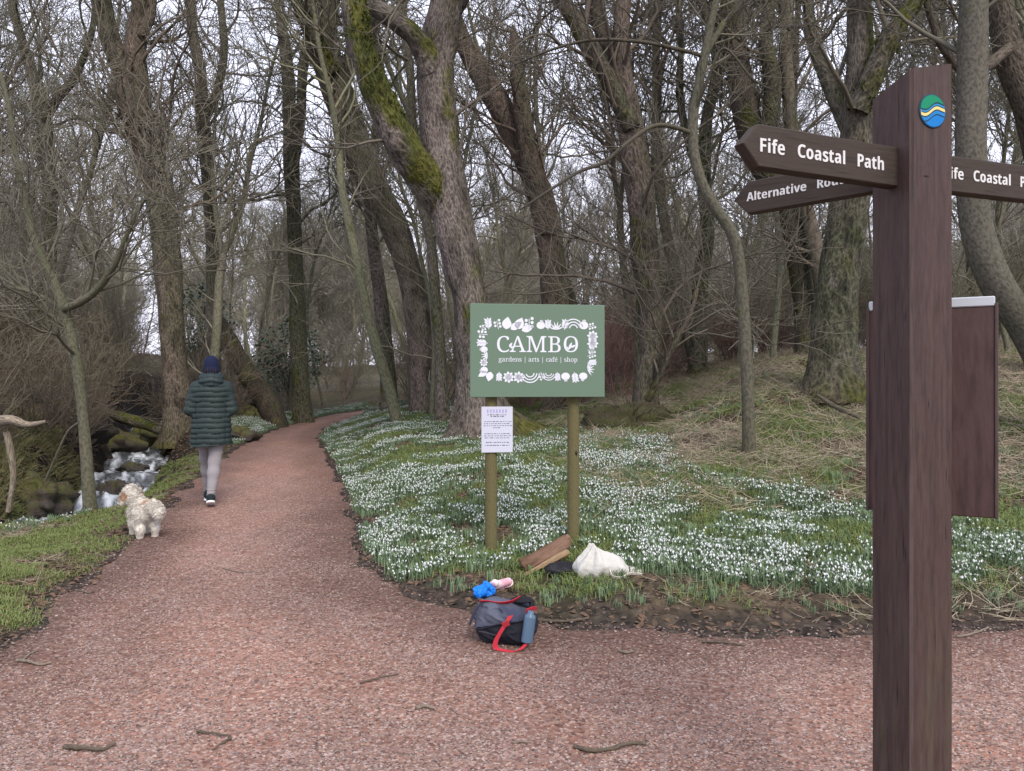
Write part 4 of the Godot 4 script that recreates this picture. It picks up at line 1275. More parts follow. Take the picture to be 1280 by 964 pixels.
func stream_side() -> void:
	rock("moss-topped boulder at the left edge of the stream below the thin forked tree", on_ground(62, 11.6) + Vector3(-0.1, 0.25, 0), Vector3(0.42, 0.34, 0.36), 1.0, 0.55)
	rock("dark wet rock on the near side of the white water", on_ground(150, 13.2) + Vector3(0, 0.12, 0), Vector3(0.34, 0.26, 0.3), 2.0, 0.2)
	rock("long mossy ledge above the far bank of the stream", on_ground(165, 18.5) + Vector3(-0.8, 0.35, 0), Vector3(0.95, 0.5, 0.5), 3.0, 0.6)
	rock("mossy rock low on the far bank right of the ledge", on_ground(196, 19.4) + Vector3(-0.4, 0.2, 0), Vector3(0.5, 0.42, 0.45), 4.0, 0.6)
	rock("dark rock on the far bank directly behind the thin forked tree", on_ground(105, 15.8) + Vector3(-0.3, 0.25, 0), Vector3(0.7, 0.5, 0.5), 5.0, 0.35)
	rock("small round stone in the middle of the stream", Vector3(-7.15, -0.42, -13.6), Vector3(0.22, 0.16, 0.2), 6.0, 0.1)
	rock("flat stone in the stream upstream of the round one", Vector3(-7.75, -0.27, -15.8), Vector3(0.3, 0.14, 0.24), 7.0, 0.15)
	rock("mossy bank stone by the walker's right side", on_ground(318, 16.8) + Vector3(-0.4, 0.12, 0), Vector3(0.38, 0.2, 0.28), 8.0, 0.45)
	rock("mossy stone at the path edge just before the bend", on_ground(345, 21.5) + Vector3(-0.7, 0.15, 0), Vector3(0.6, 0.35, 0.4), 9.0, 0.7)
	var dark := {"col": Color(0.06, 0.048, 0.036), "col2": Color(0.10, 0.08, 0.06), "algae": Color(0.06, 0.06, 0.035), "moss": 0.15, "rough": 0.12}
	log_thing("fallen_log", "dark fallen trunk slanting down behind the walker's right shoulder", "log", [at(262, 385, 22.6), at(285, 425, 22.2), at(308, 466, 21.8), at(336, 508, 21.4), at(352, 545, 21)], [0.2, 0.26, 0.28, 0.3, 0.3], dark)
	log_thing("fallen_log", "mossy log lying along the bank above the white water", "log", [at(110, 508, 19), at(150, 522, 18.8), at(190, 534, 18.6), at(228, 548, 18.2)], [0.10, 0.12, 0.13, 0.10], {"col": Color(0.131, 0.109, 0.080), "moss": 0.42, "side": Vector3(0, 1, 0.2)})
	log_thing("broken_branch", "pale barkless broken branch leaning in at the left edge", "branch", [at(-40, 532, 9.6), at(-10, 528, 9.5), at(14, 525, 9.4), at(34, 531, 9.3), at(58, 527, 9.2)], [0.07, 0.075, 0.06, 0.04, 0.015], {"col": Color(0.435, 0.362, 0.275), "col2": Color(0.319, 0.261, 0.196), "moss": 0.0, "algae": Color(0.290, 0.239, 0.174)})
	log_thing("dead_stem", "pale curved dead stem hanging below the broken branch", "branch", [at(8, 540, 9.5), at(14, 570, 9.5), at(16, 600, 9.5), at(10, 640, 9.5)], [0.04, 0.045, 0.035, 0.03], {"col": Color(0.392, 0.326, 0.246), "col2": Color(0.290, 0.239, 0.181), "moss": 0.0, "algae": Color(0.261, 0.217, 0.160)})
	log_thing("fallen_pole", "thin bare pole leaning from the bank up to the thin forked tree", "branch", [at(56, 602, 11.4), at(70, 570, 11.3), at(84, 540, 11.2), at(98, 528, 11.1)], [0.016, 0.016, 0.013, 0.01], {"col": Color(0.348, 0.304, 0.217), "moss": 0.0})
	var bramble := [thicket_shrub(431, 1.7, 9, 1.0, Color(0.15, 0.11, 0.08), Color(0.13, 0.105, 0.08), 2, [4, 4]), thicket_shrub(432, 2.6, 6, 0.7, Color(0.19, 0.165, 0.11), Color(0.15, 0.13, 0.095), 2, [5, 4])]
	var sets := [[], []]
	var r := RandomNumberGenerator.new()
	r.seed = 63
	var guard := 0
	while sets[0].size() + sets[1].size() < 85 and guard < 4000:
		guard += 1
		var d := r.randf_range(8.0, 24.0)
		var x := r.randf_range(-0.75, -0.36) * d
		var s := stream_at(x, d)
		if PD(x, d) < 1.5 or s.x < 0.9 or (PD(x, d) < 3.2 and d < 13.5): continue
		sets[r.randi() % 2].append(Transform3D(Basis(Vector3.UP, r.randf() * TAU).scaled(Vector3.ONE * r.randf_range(0.6, 1.2)), Vector3(x, H(x, d), -d)))
	for k in 2:
		stuff("bramble", bramble[k], M.twig, sets[k], PackedColorArray())
	leafy_bush("holly_bush", "dark glossy evergreen bush left of the path bend", on_ground(362, 27.0) + Vector3(0, 0.5, 0), Vector3(1.3, 1.4, 1.0), 6500, Color(0.05, 0.09, 0.05), 61, 0.13)
	leafy_bush("holly_bush", "tall thin evergreen bush behind the walker's hat", on_ground(250, 24.0) + Vector3(0, 0.9, 0), Vector3(1.1, 1.4, 0.9), 5200, Color(0.055, 0.09, 0.06), 62, 0.12)
	leafy_bush("holly_bush", "low evergreen bush half hidden beyond the stream at the left edge", on_ground(30, 26.0), Vector3(1.4, 0.9, 0.9), 3000, Color(0.06, 0.09, 0.05), 63, 0.11)
	# dead stems and twigs heaped round the dark forked tree
	var heap := thicket_shrub(421, 0.9, 26, 1.4, Color(0.11, 0.075, 0.06), Color(0.08, 0.055, 0.045), 1, [7])
	var hp := thing("brush_heap", "heap of dark dead stems around the dark forked tree's foot", "brush heap", on_ground(785, 12.2))
	obj("dead_stems", heap, M.twig, hp)
	var mound := Mb.new()
	blob(mound, Vector3.ZERO, Vector3(0.8, 0.3, 0.5), 14.0, func(d: Vector3, k: float) -> Color: return Color(0.07, 0.055, 0.035).lerp(Color(0.07, 0.08, 0.025), clampf(0.4 + nz.get_noise_3d(d.x * 20.0, d.y * 20.0, d.z * 20.0), 0, 1)), 14)
	mound.fix()
	smooth_normals(mound)
	obj("mound", mound, M.rock, hp, false)
	# snapped twig on the slope by the stout tree
	log_thing("fallen_branch", "dark fallen branch on the straw left of the fingerpost", "branch", [at(1022, 494, 10.4), at(1040, 506, 10.1), at(1058, 515, 9.9), at(1076, 522, 9.8)], [0.02, 0.03, 0.03, 0.02], {"col": Color(0.131, 0.102, 0.080), "moss": 0.0})

# ---------- signed-distance bodies ----------
func cap_d(p: Vector3, a: Vector3, b: Vector3, ra: float, rb: float) -> float:
	var ab := b - a
	var f := clampf((p - a).dot(ab) / ab.length_squared(), 0.0, 1.0)
	return p.distance_to(a + ab * f) - lerpf(ra, rb, f)

func smin(a: float, b: float, k: float) -> float:
	var h := maxf(k - absf(a - b), 0.0) / k
	return minf(a, b) - h * h * k * 0.25

func ell_d(p: Vector3, c: Vector3, s: Vector3) -> float:
	var q := (p - c) / s
	var k := q.length()
	if k < 0.001: return -minf(s.x, minf(s.y, s.z))
	return (k - 1.0) * k / ((q / s).length())

func bones_d(p: Vector3, bones: Array, k: float) -> float:
	var d := 1e3
	for b: Array in bones:
		d = smin(d, cap_d(p, b[0], b[1], b[2], b[3]), k)
	return d

func nets(f: Callable, lo: Vector3, hi: Vector3, h: float, colf: Callable) -> Mb:
	var mb := Mb.new()
	var nx := int(ceil((hi.x - lo.x) / h)) + 1
	var ny := int(ceil((hi.y - lo.y) / h)) + 1
	var nzz := int(ceil((hi.z - lo.z) / h)) + 1
	var val := PackedFloat32Array()
	val.resize(nx * ny * nzz)
	for k in nzz:
		for j in ny:
			var i := 0
			var row := (k * ny + j) * nx
			while i < nx:
				var d: float = f.call(lo + Vector3(i, j, k) * h)
				val[row + i] = d
				i += 1
				var skip := int(absf(d) * 0.55 / h) - 2
				while skip > 0 and i < nx:
					val[row + i] = d
					i += 1; skip -= 1
	var id := PackedInt32Array()
	id.resize(nx * ny * nzz)
	id.fill(-1)
	for k in nzz - 1:
		for j in ny - 1:
			for i in nx - 1:
				var o := (k * ny + j) * nx + i
				var v0 := val[o]; var v1 := val[o + 1]; var v2 := val[o + nx]; var v3 := val[o + nx + 1]
				var o2 := o + nx * ny
				var v4 := val[o2]; var v5 := val[o2 + 1]; var v6 := val[o2 + nx]; var v7 := val[o2 + nx + 1]
				var neg := int(v0 < 0) + int(v1 < 0) + int(v2 < 0) + int(v3 < 0) + int(v4 < 0) + int(v5 < 0) + int(v6 < 0) + int(v7 < 0)
				if neg == 0 or neg == 8: continue
				var s := Vector3.ZERO
				var cnt := 0
				var vs := [v0, v1, v2, v3, v4, v5, v6, v7]
				for e: Vector2i in [Vector2i(0, 1), Vector2i(2, 3), Vector2i(4, 5), Vector2i(6, 7), Vector2i(0, 2), Vector2i(1, 3), Vector2i(4, 6), Vector2i(5, 7), Vector2i(0, 4), Vector2i(1, 5), Vector2i(2, 6), Vector2i(3, 7)]:
					var a: float = vs[e.x]
					var b: float = vs[e.y]
					if (a < 0) != (b < 0):
						var fr := a / (a - b)
						var pa := Vector3(e.x & 1, (e.x >> 1) & 1, e.x >> 2)
						var pb := Vector3(e.y & 1, (e.y >> 1) & 1, e.y >> 2)
						s += pa.lerp(pb, fr); cnt += 1
				var p := lo + (Vector3(i, j, k) + s / cnt) * h
				var e2 := h * 0.4
				var d0: float = f.call(p)
				var nn := Vector3(f.call(p + Vector3(e2, 0, 0)) - d0, f.call(p + Vector3(0, e2, 0)) - d0, f.call(p + Vector3(0, 0, e2)) - d0).normalized()
				id[o] = mb.vert(p, nn, colf.call(p, nn), Vector2(p.x + p.z, p.y))
	for k in range(1, nzz - 1):
		for j in range(1, ny - 1):
			for i in range(1, nx - 1):
				var o := (k * ny + j) * nx + i
				var a := val[o] < 0
				for ax in 3:
					var st: int = [1, nx, nx * ny][ax]
					if a == (val[o + st] < 0): continue
					var s1: int = [nx, nx * ny, 1][ax]
					var s2: int = [nx * ny, 1, nx][ax]
					var q0 := id[o - s1 - s2]; var q1 := id[o - s2]; var q2 := id[o]; var q3 := id[o - s1]
					if q0 < 0 or q1 < 0 or q2 < 0 or q3 < 0: continue
					if a:
						mb.tri(q0, q2, q1); mb.tri(q0, q3, q2)
					else:
						mb.tri(q0, q1, q2); mb.tri(q0, q2, q3)
	return mb

func text_mesh(called: String, s: String, font: String, size: Vector2, where: Transform3D, mat_: Material, parent: Node, weight := 400) -> MeshInstance3D:
	# lettering scaled to the given width and height (height 0 keeps the proportions)
	var tm := TextMesh.new()
	var sf := SystemFont.new()
	sf.font_names = PackedStringArray([font])
	sf.font_weight = weight
	tm.font = sf
	tm.font_size = 64
	tm.pixel_size = 0.001
	tm.depth = 0.004
	tm.curve_step = 1.0
	tm.text = s
	var box := tm.get_aabb()
	var k := size.x / maxf(box.size.x, 0.001)
	var ky := k if size.y == 0.0 else size.y / maxf(box.size.y, 0.001)
	var o := MeshInstance3D.new()
	o.mesh = tm
	o.material_override = mat_
	o.name = called
	parent.add_child(o, true)
	var c := box.get_center()
	o.transform = where * Transform3D(Basis.from_scale(Vector3(k, ky, 0.5)), Vector3(-c.x * k, -c.y * ky, 0))
	return o

# ---------- fingerpost ----------
func fingerpost() -> void:
	var d0 := 2.22
	var foot := on_ground(1139.5, d0)
	var root := thing("fingerpost", "tall brown timber fingerpost with three finger boards and a round wave badge", "signpost", foot)
	var half := 0.0745
	var yaw := deg_to_rad(45.0) - atan2(foot.x, d0) * 1.0
	var bas := Basis(Vector3.UP, yaw)
	# height of the top: a single slope falling to the left of the picture
	var apex := EYE + (482.0 - 83.0) / F * (d0 - 0.105) - foot.y
	var mb := Mb.new()
	var ch := 0.007
	var sec := [Vector2(-half + ch, -half), Vector2(half - ch, -half), Vector2(half, -half + ch), Vector2(half, half - ch), Vector2(half - ch, half), Vector2(-half + ch, half), Vector2(-half, half - ch), Vector2(-half, -half + ch)]
	var ring := []
	var topy := func(p: Vector3) -> float:
		# slope measured across the picture: falls to the left
		var side := Vector3(d0, 0, foot.x).normalized()
		return apex + minf(0.0, p.dot(side)) * 0.37 + maxf(0.0, p.dot(side)) * 0.30
	for s: Vector2 in sec:
		ring.append(bas * Vector3(s.x, 0, s.y))
	var top_c := Vector3(0, apex - 0.002, 0)
	for i in 8:
		var a: Vector3 = ring[i]
		var b: Vector3 = ring[(i + 1) % 8]
		var k := mb.v.size()
		var nn := Vector3.UP.cross(b - a).normalized()
		if nn.dot(a + b) < 0: nn = -nn
		var rows := 70
		var cols := 10 if i % 2 == 0 else 2
		var u0 := i * 0.31
		for q in rows + 1:
			var f := float(q) / rows
			for z in cols + 1:
				var e := a.lerp(b, float(z) / cols)
				var y := lerpf(-0.4, topy.call(e), f)
				var fib := nf.get_noise_2d(i * 130.0 + z * 60.0, y * 16.0)
				var broad := nz.get_noise_2d(i * 50.0 + z * 9.0, y * 22.0)
				var col := Color(0.053, 0.034, 0.031).lerp(Color(0.073, 0.047, 0.042), clampf(0.5 + 0.9 * broad + 0.3 * fib, 0, 1))
				# green film low on the shaded side, rubbed grey on the corners
				col = col.lerp(Color(0.075, 0.07, 0.045), clampf(smoothstep(1.1, 0.1, y) * (0.1 + 1.2 * broad), 0, 0.35))
				if i % 2 == 1: col = col.lerp(Color(0.11, 0.08, 0.074), clampf(0.3 + 1.6 * fib, 0, 0.6))
				mb.vert(Vector3(e.x, y, e.z) + nn * (fib * 0.0009 + broad * 0.0006), nn, col, Vector2(u0 + (b - a).length() * z / cols, y))
		for q in rows:
			for z in cols:
				var c := k + q * (cols + 1) + z
				mb.tri(c, c + 1, c + cols + 2); mb.tri(c, c + cols + 2, c + cols + 1)
		mb.flat_tri(Vector3(a.x, topy.call(a), a.z), Vector3(b.x, topy.call(b), b.z), top_c, Color.WHITE)
	for i in mb.c.size():
		if mb.c[i] == Color.WHITE: mb.c[i] = Color(0.075, 0.05, 0.046)
	var post := obj("post", mb, M.brown_paint, root)
	# drying checks: narrow splits along the grain, and knots with cross cracks
	var rc := RandomNumberGenerator.new()
	rc.seed = 17
	var ck := Mb.new()
	for i in 34:
		var fi := (rc.randi() % 4) * 2
		var a: Vector3 = ring[fi]
		var b: Vector3 = ring[(fi + 1) % 8]
		var nn := Vector3.UP.cross(b - a).normalized()
		if nn.dot(a + b) < 0: nn = -nn
		var f := rc.randf_range(0.08, 0.92)
		var y := rc.randf_range(0.1, 2.2)
		var l := rc.randf_range(0.03, 0.16)
		var wv := (b - a).normalized() * rc.randf_range(0.0004, 0.001)
		if i % 9 == 0:
			l = 0.004; wv = (b - a).normalized() * rc.randf_range(0.008, 0.018)
		var o := a.lerp(b, f) + nn * 0.0012
		var mid := o + Vector3(0, y + l * 0.5, 0) + (b - a).normalized() * rc.randf_range(-0.001, 0.001)
		ck.flat_tri(o + Vector3(0, y, 0), mid + wv, mid - wv, Color(0.012, 0.008, 0.008))
		ck.flat_tri(mid - wv, mid + wv, o + Vector3(0, y + l, 0), Color(0.012, 0.008, 0.008))
	tag(obj("cracks", ck, M.plain, post), "", "", "", "stuff")
	# boards: a pointed plank along dir, seen face towards the viewer
	var boards := [
		["finger_board", "Fife   Coastal   Path", Vector3(-0.92, 0, 0.40), 0.0, 0.622, 2.064, 0.435, 0.110, -0.350],
		["finger_board", "Alternative   Route", Vector3(-0.70, 0, -0.71), 0.0, 0.552, 2.073, 0.34, 0.106, -0.334],
		["finger_board", "Fife   Coastal   Path", Vector3(0.94, 0, -0.34), 0.0, 0.57, 2.066, 0.395, 0.105, 0.302]]
	for b in boards:
		var dir: Vector3 = (b[2] as Vector3).normalized()
		var face := Vector3(-dir.z, 0, dir.x)
		if face.dot(Vector3(-foot.x, 0, d0)) < 0: face = -face
		var y: float = b[5] - foot.y
		var hh: float = b[7] * 0.5
		var L: float = b[4]
		var th := 0.019
		# outline in (along, up), point at the outer end
		var outl := PackedVector2Array([Vector2(0.0, -hh), Vector2(L - 0.05, -hh), Vector2(L, 0), Vector2(L - 0.05, hh), Vector2(0.0, hh)])
		var bm := Mb.new()
		var n := outl.size()
		var bev := 0.003
		var inset := PackedVector2Array([Vector2(bev, -hh + bev), Vector2(L - 0.05 - bev * 0.6, -hh + bev), Vector2(L - bev * 1.3, 0), Vector2(L - 0.05 - bev * 0.6, hh - bev), Vector2(bev, hh - bev)])
		for sgn: float in [1.0, -1.0]:
			var fn := face * sgn
			var k := bm.v.size()
			for i in n:
				bm.vert(dir * inset[i].x + Vector3(0, y + inset[i].y, 0) + fn * th, fn, Color.WHITE, Vector2(inset[i].x, inset[i].y))
			for i in range(1, n - 1): bm.tri(k, k + i, k + i + 1)
			for i in n:
				var j := (i + 1) % n
				var p1 := dir * inset[i].x + Vector3(0, y + inset[i].y, 0) + fn * th
				var p2 := dir * inset[j].x + Vector3(0, y + inset[j].y, 0) + fn * th
				var q1 := dir * outl[i].x + Vector3(0, y + outl[i].y, 0) + fn * (th - bev)
				var q2 := dir * outl[j].x + Vector3(0, y + outl[j].y, 0) + fn * (th - bev)
				bm.flat_quad(p1, p2, q2, q1, Color.WHITE)
		for i in n:
			var j := (i + 1) % n
			var q1 := dir * outl[i].x + Vector3(0, y + outl[i].y, 0)
			var q2 := dir * outl[j].x + Vector3(0, y + outl[j].y, 0)
			var e := th - bev
			var k := bm.v.size()
			bm.flat_quad(q1 + face * e, q2 + face * e, q2 - face * e, q1 - face * e, Color.WHITE)
			# the edge must look outwards
			var mid := (q1 + q2) * 0.5 - (dir * L * 0.45 + Vector3(0, y, 0))
			if bm.n[k].dot(mid) < 0:
				for z in 4: bm.n[k + z] = -bm.n[k + z]
		var bo := obj(b[0], bm, M.brown_board, root)
		var xa := -dir if dir.x < 0 else dir
		var where := Transform3D(Basis(xa, Vector3.UP, xa.cross(Vector3.UP)), dir * absf(b[8]) + Vector3(0, y + 0.002, 0) + face * (th + 0.0006))
		text_mesh("lettering", b[1], "Droid Sans", Vector2(b[6], 0.0), where, M.white_letter, bo, 700)
	# round badge on the right-hand face near the top
	var fn := bas * Vector3(half, 0, 0)
	var best := -2.0
	for v: Vector3 in [Vector3.RIGHT, Vector3.BACK, Vector3.LEFT, Vector3.FORWARD]:
		var c := bas * v
		var s := c.dot(Vector3(-foot.x, 0, d0).normalized()) + 0.5 * c.dot(Vector3(1, 0, 0))
		if s > best:
			best = s; fn = c
	var by := EYE + (482.0 - 141.0) / F * 2.16 - foot.y
	var rr := 0.047
	var bx := Vector3.UP.cross(fn).normalized()
	var cen := fn * (half + 0.001) + Vector3(0, by, 0) + bx * -0.003
	var badge := Mb.new()
	var xf := Transform3D(Basis(bx, fn, bx.cross(fn)), cen)
	badge.lathe(PackedVector2Array([Vector2(0.0001, 0.0022), Vector2(rr * 0.97, 0.0022), Vector2(rr, 0.0014), Vector2(rr, -0.001)]), 40, Color(0.008, 0.045, 0.09), xf)
	var bo := obj("badge", badge, M.plain, root)
	# bands cut from the disc: [from, to, colour], each a strip between two waves
	var wave := func(x: float) -> float: return 0.13 * sin(x * 4.2 + 0.6) + 0.26 * x
	var bands := [["green_band", 0.34, 1.2, Color(0.0, 0.20, 0.10)], ["blue_band", 0.15, 0.25, Color(0.02, 0.20, 0.42)], ["yellow_band", -0.08, 0.09, Color(0.68, 0.54, 0.20)], ["blue_band", -0.36, -0.16, Color(0.01, 0.17, 0.45)], ["blue_band", -1.2, -0.44, Color(0.0, 0.16, 0.47)]]
	for bd in bands:
		var m2 := Mb.new()
		var N := 28
		for i in N:
			var xa: float = lerpf(-0.93, 0.93, float(i) / N)
			var xb: float = lerpf(-0.93, 0.93, float(i + 1) / N)
			var q := []
			for xx: float in [xa, xb]:
				var lim := sqrt(maxf(0.0, 0.93 * 0.93 - xx * xx))
				q.append(clampf(bd[1] + wave.call(xx), -lim, lim)); q.append(clampf(bd[2] + wave.call(xx), -lim, lim))
			var cc := cen + fn * 0.0029
			m2.flat_quad(cc + bx * xa * rr + Vector3.UP * q[0] * rr, cc + bx * xb * rr + Vector3.UP * q[2] * rr, cc + bx * xb * rr + Vector3.UP * q[3] * rr, cc + bx * xa * rr + Vector3.UP * q[1] * rr, bd[3])
		for i in m2.n.size(): m2.n[i] = fn
		obj(bd[0], m2, M.plain, bo)
	# notice board fixed across the back of the post, with a metal capping
	var pl := at(1084, 0, 2.47) ; var pr := at(1247, 0, 2.30)
	var a := Vector3(pl.x, 0, pl.z) - Vector3(foot.x, 0, foot.z)
	var bb := Vector3(pr.x, 0, pr.z) - Vector3(foot.x, 0, foot.z)
	var xd := (bb - a).normalized()
	var fb := Basis(xd, Vector3.UP, xd.cross(Vector3.UP))
	var y0 := EYE - (648.0 - 482.0) / F * 2.3 - foot.y
	var y1 := EYE - (383.0 - 482.0) / F * 2.3 - foot.y
	var mid := (a + bb) * 0.5
	var wd := a.distance_to(bb)
	var pm := Mb.new()
	pm.box(mid + Vector3(0, (y0 + y1) * 0.5, 0), Vector3(wd - 0.012, y1 - y0, 0.022), Color.WHITE, fb, 0.003)
	var panel := obj("notice_board", pm, M.panel_paint, root)
	var tm := Mb.new()
	tm.box(bb - xd * 0.003 + Vector3(0, (y0 + y1) * 0.5 + 0.004, 0), Vector3(0.010, y1 - y0 + 0.012, 0.03), Color(0.085, 0.055, 0.052), fb, 0.002)
	tm.box(a + xd * 0.003 + Vector3(0, (y0 + y1) * 0.5 + 0.004, 0), Vector3(0.010, y1 - y0 + 0.012, 0.03), Color(0.085, 0.055, 0.052), fb, 0.002)
	obj("edge_trim", tm, M.brown_paint, panel)
	var cm := Mb.new()
	cm.box(mid + Vector3(0, y1 + 0.0155, 0), Vector3(wd - 0.012, 0.030, 0.028), Color.WHITE, fb, 0.003)
	obj("metal_capping", cm, M.cap_metal, panel)
	for yy: float in [y0 + 0.15, y1 - 0.15]:
		var km := Mb.new()
		km.box(Vector3(0, yy, 0) + mid * 0.62, Vector3(0.05, 0.04, maxf(0.03, mid.length() * 0.7)), Color(0.07, 0.05, 0.048), Basis.looking_at(mid.normalized(), Vector3.UP), 0.003)
		obj("bracket", km, M.brown_paint, panel)

# ---------- the garden sign ----------
func leaf_shape(mb: Mb, c: Vector2, ang: float, l: float, w: float, z: float, col := Color.WHITE) -> void:
	# a pointed oval
	var n := 9
	var ax := Vector2(cos(ang), sin(ang))
	var ay := Vector2(-ax.y, ax.x)
	var prev0 := c
	var prev1 := c
	for i in range(1, n + 1):
		var f := float(i) / n
		var ww := w * 0.5 * sin(PI * pow(f, 0.8))
		var p0 := c + ax * l * f + ay * ww
		var p1 := c + ax * l * f - ay * ww
		for q: Array in [[prev1, p1, p0], [prev1, p0, prev0]]:
			var k := mb.v.size()
			for s: Vector2 in q: mb.vert(Vector3(s.x, s.y, z), Vector3.BACK, col)
			mb.tri(k, k + 1, k + 2)
		prev0 = p0; prev1 = p1

func disc_shape(mb: Mb, c: Vector2, r: float, z: float, sq := 1.0, n := 14) -> void:
	var k := mb.vert(Vector3(c.x, c.y, z), Vector3.BACK, Color.WHITE)
	for i in n + 1:
		mb.vert(Vector3(c.x + cos(TAU * i / n) * r, c.y + sin(TAU * i / n) * r * sq, z), Vector3.BACK, Color.WHITE)
	for i in n: mb.tri(k, k + 1 + i, k + 2 + i)

func stroke(mb: Mb, pts: Array, w: float, z: float) -> void:
	for i in pts.size() - 1:
		var a: Vector2 = pts[i]
		var b: Vector2 = pts[i + 1]
		var s := (b - a).normalized().orthogonal() * w * 0.5
		var k := mb.v.size()
		for q: Vector2 in [a - s, b - s, b + s, a + s]: mb.vert(Vector3(q.x, q.y, z), Vector3.BACK, Color.WHITE)
		mb.tri(k, k + 1, k + 2); mb.tri(k, k + 2, k + 3)

func sprig(mb: Mb, kind: int, c: Vector2, up: float, s: float, z: float, r: RandomNumberGenerator) -> void:
	# one motif of the border, standing on c and pointing along the angle up
	var d := Vector2(cos(up), sin(up))
	var e := d.orthogonal()
	match kind:
		0: # leafy stem
			stroke(mb, [c, c + d * s], s * 0.07, z)
			for i in 3:
				for q: float in [-1.0, 1.0]: leaf_shape(mb, c + d * s * (0.15 + 0.27 * i), up + q * 0.75, s * 0.52, s * 0.24, z)
			leaf_shape(mb, c + d * s * 0.8, up, s * 0.35, s * 0.2, z)
		1: # open flower with petals
			for i in 8: leaf_shape(mb, c + d * s * 0.5, up + TAU * i / 8.0, s * 0.56, s * 0.34, z)
		2: # two big leaves
			leaf_shape(mb, c - e * s * 0.1, up - 0.15, s * 1.05, s * 0.8, z)
			leaf_shape(mb, c + e * s * 0.3, up - 0.95, s * 1.1, s * 0.6, z)
		3: # fan of strokes
			for i in 6:
				var a := up + lerpf(-1.2, 1.2, i / 5.0)
				leaf_shape(mb, c, a, s * 0.95, s * 0.16, z)
		4: # round fruit and cap
			disc_shape(mb, c + d * s * 0.5, s * 0.5, z, 0.85)
			for i in 3: leaf_shape(mb, c + d * s * 0.85, up + (i - 1) * 0.7, s * 0.3, s * 0.14, z)
		5: # berries on a stem
			stroke(mb, [c, c + d * s * 0.9], s * 0.06, z)
			for i in 5: disc_shape(mb, c + d * s * (0.25 + 0.17 * i) + e * s * (0.25 if i % 2 == 0 else -0.25), s * 0.14, z, 1.0, 9)
		6: # curled fern: arcs
			for q in 3:
				var arc := []
				for i in 9: arc.append(c + d * s * 0.1 + Vector2(cos(up - 1.4 + 2.8 * i / 8.0), sin(up - 1.4 + 2.8 * i / 8.0)) * s * (0.9 - 0.26 * q))
				stroke(mb, arc, s * 0.11, z)

